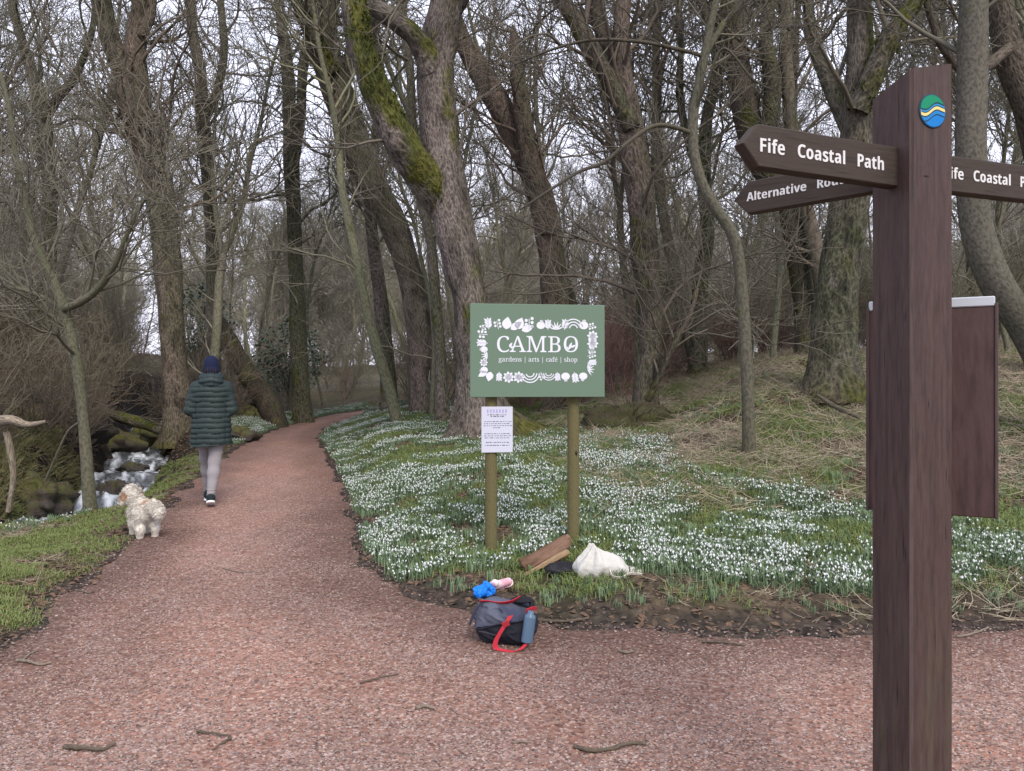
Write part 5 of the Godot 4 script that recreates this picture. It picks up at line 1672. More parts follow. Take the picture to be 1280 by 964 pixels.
func garden_sign() -> void:
	var a := at(587.5, 0, 6.1)
	var b := at(755.5, 0, 6.24)
	var la := Vector3(a.x, 0, a.z)
	var lb := Vector3(b.x, 0, b.z)
	var xd := (lb - la).normalized()
	var fb := Basis(xd, Vector3.UP, xd.cross(Vector3.UP))
	var mid := (la + lb) * 0.5
	var W := la.distance_to(lb)
	var ytop := EYE + (482.0 - 380.5) / F * 6.17
	var ybot := EYE + (482.0 - 496.5) / F * 6.17
	var gy := H(mid.x, -mid.z)
	var foot := Vector3(mid.x, gy, mid.z)
	var root := thing("garden_sign", "green CAMBO garden sign with white plant border on two wooden posts", "sign", foot)
	var hgt := ytop - ybot
	var cen := Vector3(0, (ytop + ybot) * 0.5 - gy, 0)
	var bm := Mb.new()
	bm.box(cen, Vector3(W, hgt, 0.022), Color.WHITE, fb, 0.003)
	var board := obj("sign_board", bm, M.sign_green, root)
	var k := W / 168.0
	var loc := Transform3D(fb, cen + fb.z * 0.0116)
	text_mesh("lettering", "CAMBO", "Droid Serif", Vector2(101 * k, 20.5 * k), loc * Transform3D(Basis.IDENTITY, Vector3(-0.5 * k, 8.0 * k, 0)), M.sign_white, board)
	text_mesh("lettering", "gardens | arts | café | shop", "Droid Serif", Vector2(98 * k, 0), loc * Transform3D(Basis.IDENTITY, Vector3(0.0, -11.5 * k, 0)), M.sign_white, board)
	# leaves curling in the C and through the O
	var fl := Mb.new()
	leaf_shape(fl, Vector2(-36, 4) * k, 1.0, 7 * k, 3.2 * k, 0.0)
	leaf_shape(fl, Vector2(-35, 3.5) * k, 0.1, 6 * k, 2.6 * k, 0.0)
	leaf_shape(fl, Vector2(38.5, 1.5) * k, 1.2, 10 * k, 3.4 * k, 0.0)
	leaf_shape(fl, Vector2(41, 4) * k, 0.5, 7 * k, 2.8 * k, 0.0)
	leaf_shape(fl, Vector2(38.5, 1) * k, 2.2, 6 * k, 2.2 * k, 0.0)
	for q in fl.v.size():
		fl.v[q] = loc * (fl.v[q] + Vector3(0, 0, 0.003)); fl.n[q] = fb.z
	obj("letter_leaves", fl, M.sign_white, board)
	# white border of leaves, flowers and fruit round the name
	var mo := Mb.new()
	var r := RandomNumberGenerator.new()
	r.seed = 3
	var kinds := [0, 5, 2, 2, 5, 4, 0, 3, 0, 6, 4, 1, 3, 1, 0, 4, 3, 0, 1, 4, 2, 5, 0, 6]
	var inner := Vector2(66.0, 31.0)   # half size of the clear field, in picture units
	var x := -inner.x + 2.0
	var i := 0
	while x < inner.x - 2.0:
		var s := r.randf_range(10.5, 15.0)
		sprig(mo, kinds[i % kinds.size()], Vector2(x + 3.0, inner.y - 4.5) * k, PI / 2 + r.randf_range(-0.3, 0.3), s * k, 0.0, r)
		sprig(mo, kinds[(i * 5 + 3) % kinds.size()], Vector2(x + 4.0, -inner.y + 5.5) * k, -PI / 2 + r.randf_range(-0.3, 0.3), s * 0.9 * k, 0.0, r)
		x += s * 0.92
		i += 1
	var y := -inner.y + 9.0
	while y < inner.y:
		var s := r.randf_range(9.0, 12.5)
		sprig(mo, kinds[(i * 3 + 1) % kinds.size()], Vector2(-inner.x + 3.5, y) * k, PI + r.randf_range(-0.35, 0.35), s * k, 0.0, r)
		sprig(mo, kinds[(i * 7 + 2) % kinds.size()], Vector2(inner.x - 4.0, y) * k, r.randf_range(-0.35, 0.35), s * 1.1 * k, 0.0, r)
		y += s * 0.85
		i += 1
	for q in mo.v.size():
		mo.v[q] = loc * (mo.v[q] + Vector3(0, -0.004, 0.0014)); mo.n[q] = fb.z
	obj("plant_border", mo, M.sign_white, board)
	for q in 2:
		var px: float = [615.0, 719.0][q]
		var base := at(px, 0, 6.13 if q == 0 else 6.24)
		base = Vector3(base.x, 0, base.z) - fb.z * 0.075
		var hy := H(base.x, -base.z)
		var pm := Mb.new()
		var rad := 0.048
		pm.lathe(PackedVector2Array([Vector2(rad * 1.01, -0.4), Vector2(rad * 1.01, 0.3), Vector2(rad, 1.0), Vector2(rad, ytop - hy - 0.09), Vector2(rad * 0.9, ytop - hy - 0.075), Vector2(0.001, ytop - hy - 0.07)]), 24, Color.WHITE, Transform3D(Basis.from_scale(Vector3(1, 1, 1)), Vector3(base.x, hy, base.z) - foot))
		obj("post", pm, M.green_wood, root)
		if q == 0:
			garden_notice(fb, Vector3(base.x, 0, base.z) + fb.z * (rad + 0.004))
		else:
			var kn := Mb.new()
			blob(kn, Vector3(base.x, EYE - (567.0 - 482.0) / F * 6.2, base.z) - foot + fb.z * rad * 0.9 + fb.x * 0.015, Vector3(0.012, 0.02, 0.012), 3.0, func(_d: Vector3, _k: float) -> Color: return Color(0.03, 0.028, 0.035), 8)
			obj("knot", kn, M.plain, root)

func garden_notice(fb: Basis, p: Vector3) -> void:
	var y1 := EYE - (508.5 - 482.0) / F * 6.13
	var y0 := EYE - (566.0 - 482.0) / F * 6.13
	var xl := at(601.5, 0, 6.11).x
	var xr := at(641.0, 0, 6.13).x
	var c := Vector3((xl + xr) * 0.5, (y0 + y1) * 0.5, p.z)
	var W := xr - xl
	var hgt := y1 - y0
	var t := thing("notice", "white laminated paper notice fixed to the left post of the green sign", "notice", c)
	var m := Mb.new()
	m.box(Vector3.ZERO, Vector3(W, hgt, 0.004), Color.WHITE, fb, 0.001)
	obj("sheet", m, M.paper, t)
	# rows of small print: strokes too fine to read at this distance
	var ink := Mb.new()
	var r := RandomNumberGenerator.new()
	r.seed = 8
	var rows := [[0.31, 0.62, 0.014], [0.275, 0.42, 0.014], [0.165, 0.82, 0.010], [0.12, 0.84, 0.010], [0.075, 0.86, 0.010], [0.03, 0.25, 0.010], [-0.10, 0.82, 0.010], [-0.145, 0.84, 0.010], [-0.19, 0.80, 0.010], [-0.29, 0.72, 0.012], [-0.355, 0.78, 0.012]]
	for q in rows:
		var x: float = -q[1] * 0.5
		while x < q[1] * 0.5:
			var w := r.randf_range(0.03, 0.11)
			for u in int(w / 0.016):
				var hx := x + u * 0.016
				var tall: float = q[2] * r.randf_range(1.1, 2.0)
				ink.flat_quad(Vector3(hx * W, q[0] * hgt, 0.0022), Vector3((hx + 0.013) * W, q[0] * hgt, 0.0022), Vector3((hx + 0.013) * W, (q[0] + tall) * hgt, 0.0022), Vector3(hx * W, (q[0] + tall) * hgt, 0.0022), Color.WHITE)
			x += w + 0.02
	# pale heading block at the top
	var hd := Mb.new()
	for u in 7:
		var hx := -0.33 + u * 0.098
		hd.flat_quad(Vector3(hx * W, 0.36 * hgt, 0.0022), Vector3((hx + 0.055) * W, 0.36 * hgt, 0.0022), Vector3((hx + 0.055) * W, 0.44 * hgt, 0.0022), Vector3(hx * W, 0.44 * hgt, 0.0022), Color.WHITE)
	for mm: Mb in [ink, hd]:
		for i in mm.v.size():
			mm.v[i] = fb * mm.v[i]; mm.n[i] = fb.z
	tag(obj("print", ink, M.ink, t), "", "", "", "stuff")
	mat("pale_ink", Color(0.62, 0.60, 0.75), 0.6)
	tag(obj("heading", hd, M.pale_ink, t), "", "", "", "stuff")

# ---------- the walker ----------
func the_walker() -> void:
	var p := on_ground(264, 8.75)
	p.y = path_h(8.75) + 0.014
	var t := thing("person", "person in dark green padded coat, navy hat and grey leggings walking away", "person", p, deg_to_rad(19))
	var SK := Color(0.52, 0.34, 0.26)
	# joints: x right, y up, walking towards -z
	var hipR := Vector3(0.075, 0.88, 0.0); var kneeR := Vector3(0.035, 0.50, 0.02); var ankR := Vector3(0.0, 0.105, 0.13)
	var hipL := Vector3(-0.075, 0.88, 0.0); var kneeL := Vector3(-0.065, 0.52, -0.17); var ankL := Vector3(-0.045, 0.085, -0.30)
	var shR := Vector3(0.16, 1.335, 0.0); var elR := Vector3(0.222, 1.075, 0.02); var wrR := Vector3(0.16, 1.06, -0.21)
	var shL := Vector3(-0.16, 1.335, 0.0); var elL := Vector3(-0.225, 1.075, 0.02); var wrL := Vector3(-0.17, 1.04, -0.21)
	var bones := [[Vector3(0, 0.92, 0), Vector3(0, 1.05, 0), 0.125, 0.105], [Vector3(0, 1.05, 0), Vector3(0, 1.27, 0), 0.11, 0.13], [Vector3(0, 1.3, 0.01), Vector3(0, 1.45, 0), 0.075, 0.05], [shL, shR, 0.06, 0.06],
		[hipR, kneeR, 0.085, 0.055], [kneeR, ankR, 0.054, 0.035], [hipL, kneeL, 0.085, 0.055], [kneeL, ankL, 0.054, 0.035],
		[ankR, ankR + Vector3(0.01, -0.06, -0.14), 0.033, 0.024], [ankL, ankL + Vector3(-0.01, -0.035, -0.17), 0.033, 0.024],
		[shR, elR, 0.052, 0.038], [elR, wrR, 0.038, 0.026], [shL, elL, 0.052, 0.038], [elL, wrL, 0.038, 0.026]]
	var head_c := Vector3(0, 1.565, -0.015)
	var body := nets(func(q: Vector3) -> float:
		var d := bones_d(q, bones, 0.05)
		d = smin(d, ell_d(q, head_c, Vector3(0.075, 0.108, 0.093)), 0.03)
		# nose, chin, ears
		d = smin(d, cap_d(q, Vector3(0, 1.575, -0.10), Vector3(0, 1.55, -0.118), 0.010, 0.013), 0.02)
		d = smin(d, cap_d(q, Vector3(0, 1.487, -0.07), Vector3(0, 1.485, -0.085), 0.022, 0.018), 0.04)
		d = minf(d, ell_d(q, Vector3(0.078, 1.56, 0.0), Vector3(0.01, 0.03, 0.018)))
		return minf(d, ell_d(q, Vector3(-0.078, 1.56, 0.0), Vector3(0.01, 0.03, 0.018))),
		Vector3(-0.34, 0.0, -0.52), Vector3(0.34, 1.72, 0.25), 0.018, func(q: Vector3, _n: Vector3) -> Color: return SK)
	for side: float in [-1.0, 1.0]:
		# hands loosely closed in front of the body: palm, four fingers, thumb
		var w := wrR if side > 0 else wrL
		var hb := []
		var fw := Vector3(-side * 0.45, 0.0, -0.9).normalized()
		var acr := Vector3.UP
		var pc := w + fw * 0.045
		hb.append([w, pc + fw * 0.03, 0.024, 0.026])
		for fi in 4:
			var off: Vector3 = acr * (0.027 - fi * 0.018)
			var l: float = [0.034, 0.038, 0.036, 0.028][fi]
			var k0 := pc + fw * 0.035 + off
			var k1 := k0 + (fw + Vector3(-side * 0.5, -0.1, 0)).normalized() * l
			var k2 := k1 + (Vector3(-side * 0.9, -0.1, 0.3)).normalized() * l * 0.8
			hb.append([pc + off * 0.8, k0, 0.012, 0.0098]); hb.append([k0, k1, 0.0096, 0.0088]); hb.append([k1, k2, 0.0086, 0.0075])
		var tb := pc + acr * 0.028 - fw * 0.01
		hb.append([tb, tb + (fw * 0.6 + acr * 0.5 + Vector3(-side * 0.5, 0, 0)).normalized() * 0.036, 0.012, 0.010])
		hb.append([tb + (fw * 0.6 + acr * 0.5 + Vector3(-side * 0.5, 0, 0)).normalized() * 0.036, tb + (fw * 0.6 + acr * 0.5 + Vector3(-side * 0.5, 0, 0)).normalized() * 0.036 + fw * 0.026, 0.010, 0.0085])
		var hand := nets(func(q: Vector3) -> float: return bones_d(q, hb, 0.006), pc - Vector3(0.09, 0.07, 0.11), pc + Vector3(0.09, 0.075, 0.09), 0.0048, func(_q: Vector3, _n: Vector3) -> Color: return SK)
		var k := body.v.size()
		body.v.append_array(hand.v); body.n.append_array(hand.n); body.c.append_array(hand.c); body.t.append_array(hand.t)
		for ii in hand.ix: body.ix.append(ii + k)
	var bo := obj("body", body, M.skin, t, false)
	# face: eyes, brows and mouth
	for side: float in [-1.0, 1.0]:
		var ey := Mb.new()
		blob(ey, Vector3(side * 0.032, 1.578, -0.098), Vector3(0.011, 0.008, 0.008), 1.0, func(d: Vector3, _k: float) -> Color: return Color(0.03, 0.02, 0.015) if d.z < -0.75 else Color(0.75, 0.73, 0.7), 8, 0.0)
		obj("eye", ey, M.shiny, bo)
	var mo := Mb.new()
	blob(mo, Vector3(0, 1.515, -0.098), Vector3(0.024, 0.006, 0.009), 1.0, func(_d: Vector3, _k: float) -> Color: return Color(0.42, 0.17, 0.15), 8, 0.0)
	obj("mouth", mo, M.skin, bo)
	var leg := [[hipR, kneeR, 0.098, 0.066], [kneeR, kneeR.lerp(ankR, 0.35), 0.064, 0.063], [kneeR.lerp(ankR, 0.35), ankR + Vector3(0, 0.01, 0), 0.063, 0.044], [hipL, kneeL, 0.098, 0.066], [kneeL, kneeL.lerp(ankL, 0.35), 0.064, 0.062], [kneeL.lerp(ankL, 0.35), ankL + Vector3(0, 0.01, 0), 0.062, 0.043], [Vector3(0, 0.90, 0.0), Vector3(0, 1.0, 0), 0.14, 0.13]]
	var trousers := nets(func(q: Vector3) -> float:
		# wrinkles at knee and ankle
		return bones_d(q, leg, 0.035) + 0.004 * nf.get_noise_3d(q.x * 60.0, q.y * 150.0, q.z * 60.0) + 0.004 * sin(q.y * 190.0) * smoothstep(0.27, 0.12, q.y),
		Vector3(-0.25, 0.06, -0.42), Vector3(0.25, 1.1, 0.26), 0.014, func(_q: Vector3, _n: Vector3) -> Color: return Color(0.25, 0.235, 0.245))
	obj("leggings", trousers, M.cloth, t, false)
	# shoes, white-soled
	for s in 2:
		var an: Vector3 = [ankR, ankL][s]
		var pitch: float = [0.38, -0.05][s]
		var sb := Basis(Vector3.RIGHT, -pitch)
		var so := an + Vector3(0, [-0.058, -0.045][s], 0)
		var shoe := nets(func(q: Vector3) -> float:
			var d := cap_d(q, Vector3(0, 0.03, 0.045), Vector3(0, 0.02, -0.13), 0.042, 0.036)
			d = smin(d, cap_d(q, Vector3(0, 0.05, 0.03), Vector3(0, 0.085, 0.02), 0.044, 0.042), 0.03)
			return maxf(d, -0.002 - q.y),
			Vector3(-0.08, -0.03, -0.2), Vector3(0.08, 0.15, 0.12), 0.008, func(_q: Vector3, _n: Vector3) -> Color: return Color(0.014, 0.022, 0.026))
		var sh := obj("shoe", shoe, M.cloth, t, false)
		sh.transform = Transform3D(sb, so)
		var sole := nets(func(q: Vector3) -> float:
			var d := cap_d(Vector3(q.x, 0, q.z), Vector3(0, 0, 0.045), Vector3(0, 0, -0.13), 0.046, 0.041)
			return maxf(d, absf(q.y + 0.008) - 0.011),
			Vector3(-0.08, -0.04, -0.2), Vector3(0.08, 0.03, 0.12), 0.006, func(_q: Vector3, _n: Vector3) -> Color: return Color(0.72, 0.72, 0.72))
		obj("sole", sole, M.plain, sh, false)
	# padded coat
	var hw := func(y: float) -> float:
		if y < 0.9: return lerpf(0.222, 0.212, smoothstep(0.66, 0.9, y))
		if y < 1.12: return lerpf(0.212, 0.196, smoothstep(0.9, 1.12, y))
		if y < 1.3: return lerpf(0.196, 0.205, smoothstep(1.12, 1.3, y))
		return lerpf(0.205, 0.075, smoothstep(1.3, 1.49, y))
	var coat := nets(func(q: Vector3) -> float:
		var a: float = hw.call(q.y)
		var dz := q.z - 0.01
		if absf(q.x) > 0.36 or q.z > 0.22 or q.y > 1.51: return 0.03
		var b := lerpf(0.158, 0.145, smoothstep(0.8, 1.15, q.y))
		b = lerpf(b, 0.085, smoothstep(1.3, 1.48, q.y))
		var e := Vector2(q.x / a, dz / b).length()
		var d := (e - 1.0) * minf(a, b)
		d = maxf(d, q.y - 1.475)
		# horizontal quilting
		d -= 0.011 * pow(absf(sin(PI * (q.y + 0.004 * sin(q.x * 25.0)) / 0.058)), 0.55) - 0.006
		# sleeves, quilted along the arm
		for s: Array in [[shR, elR, wrR], [shL, elL, wrL]]:
			var d1 := cap_d(q, s[0], s[1], 0.07, 0.062)
			var d2 := cap_d(q, s[1], s[2], 0.062, 0.048)
			var along := q.distance_to(s[0]) if d1 < d2 else 0.4 + q.distance_to(s[1])
			d = smin(d, minf(d1, d2) - 0.008 * pow(absf(sin(PI * along / 0.062)), 0.55) + 0.004, 0.035)
		# side seams
		if q.y < 1.18: d += 0.006 * exp(-pow((absf(q.x) - 0.165) / 0.008, 2.0))
		d = maxf(d, 0.672 + 0.01 * sin(q.x * 9.0) - q.y)
		return d + 0.003 * nf.get_noise_3d(q.x * 120.0, q.y * 120.0, q.z * 120.0),
		Vector3(-0.37, 0.64, -0.3), Vector3(0.37, 1.52, 0.24), 0.0125, func(_q: Vector3, _n: Vector3) -> Color: return Color(0.021, 0.033, 0.034))
	var co := obj("coat", coat, M.coat, t, false)
	var hood := nets(func(q: Vector3) -> float:
		var d := ell_d(q, Vector3(0, 1.40, 0.085), Vector3(0.128, 0.098, 0.082))
		d = smin(d, cap_d(q, Vector3(-0.075, 1.45, 0.01), Vector3(0.075, 1.45, 0.01), 0.055, 0.055), 0.04)
		# the opening round the neck, and the centre seams
		d = maxf(d, -ell_d(q, Vector3(0, 1.56, -0.02), Vector3(0.082, 0.10, 0.085)))
		d += 0.005 * exp(-pow((absf(q.x) - 0.045) / 0.006, 2.0)) + 0.004 * sin(q.y * 110.0 + absf(q.x) * 20.0)
		return d + 0.004 * nf.get_noise_3d(q.x * 90.0, q.y * 90.0, q.z * 90.0),
		Vector3(-0.19, 1.3, -0.1), Vector3(0.19, 1.56, 0.2), 0.008, func(_q: Vector3, _n: Vector3) -> Color: return Color(0.022, 0.035, 0.036))
	obj("hood", hood, M.coat, co, false)
	var hat := Mb.new()
	var pr := PackedVector2Array()
	for i in 15:
		var f := float(i) / 14.0
		pr.append(Vector2(0.093 * sqrt(maxf(0.0, 1.0 - pow(f, 3.0))) + 0.0005, 1.53 + 0.162 * f))
	pr.insert(0, Vector2(0.092, 1.50))
	hat.lathe(pr, 64, Color(0.008, 0.012, 0.042), Transform3D(Basis.from_scale(Vector3(0.92, 1, 1.08)), Vector3(0, 0, -0.012)), 0.022, 22)
	smooth_normals(hat)
	hat.fix()
	var ho := obj("hat", hat, M.cloth, t)
	var band := Mb.new()
	band.lathe(PackedVector2Array([Vector2(0.090, 1.492), Vector2(0.099, 1.497), Vector2(0.101, 1.525), Vector2(0.098, 1.55), Vector2(0.091, 1.555)]), 64, Color(0.007, 0.010, 0.034), Transform3D(Basis.from_scale(Vector3(0.92, 1, 1.08)), Vector3(0, 0, -0.012)), 0.015, 22)
	obj("turn_up", band, M.cloth, ho)
	var hair := nets(func(q: Vector3) -> float: return maxf(ell_d(q, Vector3(0, 1.52, 0.01), Vector3(0.084, 0.085, 0.085)), -q.z - 0.02) + 0.004 * sin(q.x * 220.0), Vector3(-0.11, 1.42, -0.1), Vector3(0.11, 1.62, 0.12), 0.008, func(_q: Vector3, _n: Vector3) -> Color: return Color(0.045, 0.028, 0.02))
	obj("hair", hair, M.cloth, t, false)

# ---------- the dog ----------
func the_dog() -> void:
	var p := on_ground(179, 7.15)
	var t := thing("dog", "small shaggy cream and tan dog standing at the left edge of the path", "dog", p, deg_to_rad(40))
	t.scale = Vector3.ONE * 0.93
	var head := Vector3(-0.05, 0.395, -0.245)
	var bones := [[Vector3(0, 0.262, 0.13), Vector3(0, 0.265, -0.10), 0.082, 0.088], [Vector3(0, 0.285, 0.14), Vector3(0, 0.285, -0.08), 0.065, 0.07], [Vector3(0, 0.28, -0.13), head, 0.075, 0.07],
		[head, head + Vector3(-0.035, -0.025, -0.085), 0.075, 0.042], [head + Vector3(0, 0.035, 0.0), head + Vector3(0, 0.04, -0.02), 0.055, 0.05],
		[Vector3(0.06, 0.22, -0.11), Vector3(0.06, 0.12, -0.10), 0.052, 0.04], [Vector3(0.06, 0.12, -0.10), Vector3(0.06, 0.022, -0.115), 0.037, 0.033],
		[Vector3(-0.06, 0.22, -0.13), Vector3(-0.06, 0.12, -0.13), 0.052, 0.04], [Vector3(-0.06, 0.12, -0.13), Vector3(-0.06, 0.022, -0.15), 0.037, 0.033],
		[Vector3(0.062, 0.235, 0.13), Vector3(0.066, 0.15, 0.10), 0.065, 0.05], [Vector3(0.066, 0.15, 0.10), Vector3(0.066, 0.095, 0.165), 0.045, 0.034], [Vector3(0.066, 0.095, 0.165), Vector3(0.066, 0.02, 0.15), 0.034, 0.033],
		[Vector3(-0.062, 0.235, 0.13), Vector3(-0.066, 0.15, 0.09), 0.065, 0.05], [Vector3(-0.066, 0.15, 0.09), Vector3(-0.066, 0.095, 0.155), 0.045, 0.034], [Vector3(-0.066, 0.095, 0.155), Vector3(-0.066, 0.02, 0.135), 0.034, 0.033],
		[Vector3(0, 0.30, 0.20), Vector3(0.03, 0.325, 0.245), 0.04, 0.052], [Vector3(0.03, 0.325, 0.245), Vector3(0.06, 0.27, 0.285), 0.055, 0.05], [Vector3(0.06, 0.27, 0.285), Vector3(0.065, 0.2, 0.28), 0.045, 0.02]]
	var cream := Color(0.70, 0.66, 0.60)
	var tan_ := Color(0.50, 0.30, 0.18)
	var coat := func(q: Vector3, _n: Vector3) -> Color:
		var c := cream
		var k := nz.get_noise_3d(q.x * 60.0, q.y * 60.0, q.z * 60.0) * 0.5
		# tan ears, tan saddle patch before the tail, a dusty underside
		c = c.lerp(tan_, 0.85 * smoothstep(0.06, 0.035, q.distance_to(head + Vector3(0.075, -0.015, 0.01)) + k * 0.02))
		c = c.lerp(tan_, 0.85 * smoothstep(0.06, 0.035, q.distance_to(head + Vector3(-0.075, -0.01, 0.02)) + k * 0.02))
		c = c.lerp(Color(0.56, 0.37, 0.25), 0.85 * smoothstep(0.085, 0.045, q.distance_to(Vector3(0.01, 0.36, 0.12)) + k * 0.03))
		c = c.lerp(Color(0.60, 0.42, 0.30), 0.5 * smoothstep(0.05, 0.02, q.distance_to(Vector3(0.02, 0.34, 0.23))))
		return c.lerp(Color(0.42, 0.36, 0.29), 0.4 * smoothstep(0.12, 0.03, q.y)) * (1.0 + k * 0.35)
	var f := func(q: Vector3) -> float:
		var d := bones_d(q, bones, 0.04)
		# drooping ears
		for s: float in [-1.0, 1.0]:
			d = smin(d, cap_d(q, head + Vector3(s * 0.062, 0.03, 0.01), head + Vector3(s * 0.085, -0.06, 0.0), 0.022, 0.026), 0.012)
		return d + 0.007 * nf.get_noise_3d(q.x * 130.0, q.y * 70.0, q.z * 130.0) + 0.006 * nz.get_noise_3d(q.x * 70.0, q.y * 40.0, q.z * 70.0)
	var body := nets(f, Vector3(-0.19, -0.02, -0.42), Vector3(0.19, 0.5, 0.38), 0.0095, coat)
	var bo := obj("body", body, M.fur, t, false)
	# locks of hair
	var r := RandomNumberGenerator.new()
	r.seed = 31
	var xs := []
	var cs := PackedColorArray()
	for i in 15000:
		var k := r.randi() % body.v.size()
		var nn := body.n[k]
		var q := body.v[k]
		if q.y < 0.015: continue
		var dirv := (nn * 0.75 + Vector3(0, -0.6, 0.35) + any_dir(r) * 0.45).normalized()
		xs.append(Transform3D(Basis.looking_at(dirv, nn + any_dir(r) * 0.3).scaled(Vector3.ONE * r.randf_range(0.4, 0.85) * lerpf(0.55, 1.0, smoothstep(0.05, 0.25, q.y))), q - nn * 0.006))
		cs.append(body.c[k] * r.randf_range(0.85, 1.15))
	var lock := Mb.new()
	for i in 3:
		var o := Vector3((i - 1) * 0.006, 0.002 * i, 0)
		lock.flat_tri(o - Vector3(0.0035, 0, 0), o + Vector3(0.0035, 0, 0), o + Vector3((i - 1) * 0.006, 0.004, -0.042), Color.WHITE)
	stuff("fur", lock.mesh(), M.fur, xs, cs, bo)
	var nose := Mb.new()
	blob(nose, head + Vector3(-0.052, -0.02, -0.135), Vector3(0.016, 0.013, 0.013), 2.0, func(_d: Vector3, _k: float) -> Color: return Color(0.01, 0.01, 0.01), 8, 0.05)
	obj("nose", nose, M.shiny, t)
	for s: float in [-1.0, 1.0]:
		var e := Mb.new()
		blob(e, head + Vector3(-0.02 + s * 0.036, 0.02, -0.072), Vector3(0.011, 0.011, 0.011), 2.0, func(_d: Vector3, _k: float) -> Color: return Color(0.012, 0.009, 0.007), 8, 0.0)
		obj("eye", e, M.shiny, t)

# ---------- things left on the bank ----------
func arc_pts(p: Array, step := 0.02) -> PackedVector3Array:
	var w := []
	for i in p.size(): w.append(1.0)
	return catmull(p, w, step)[0]

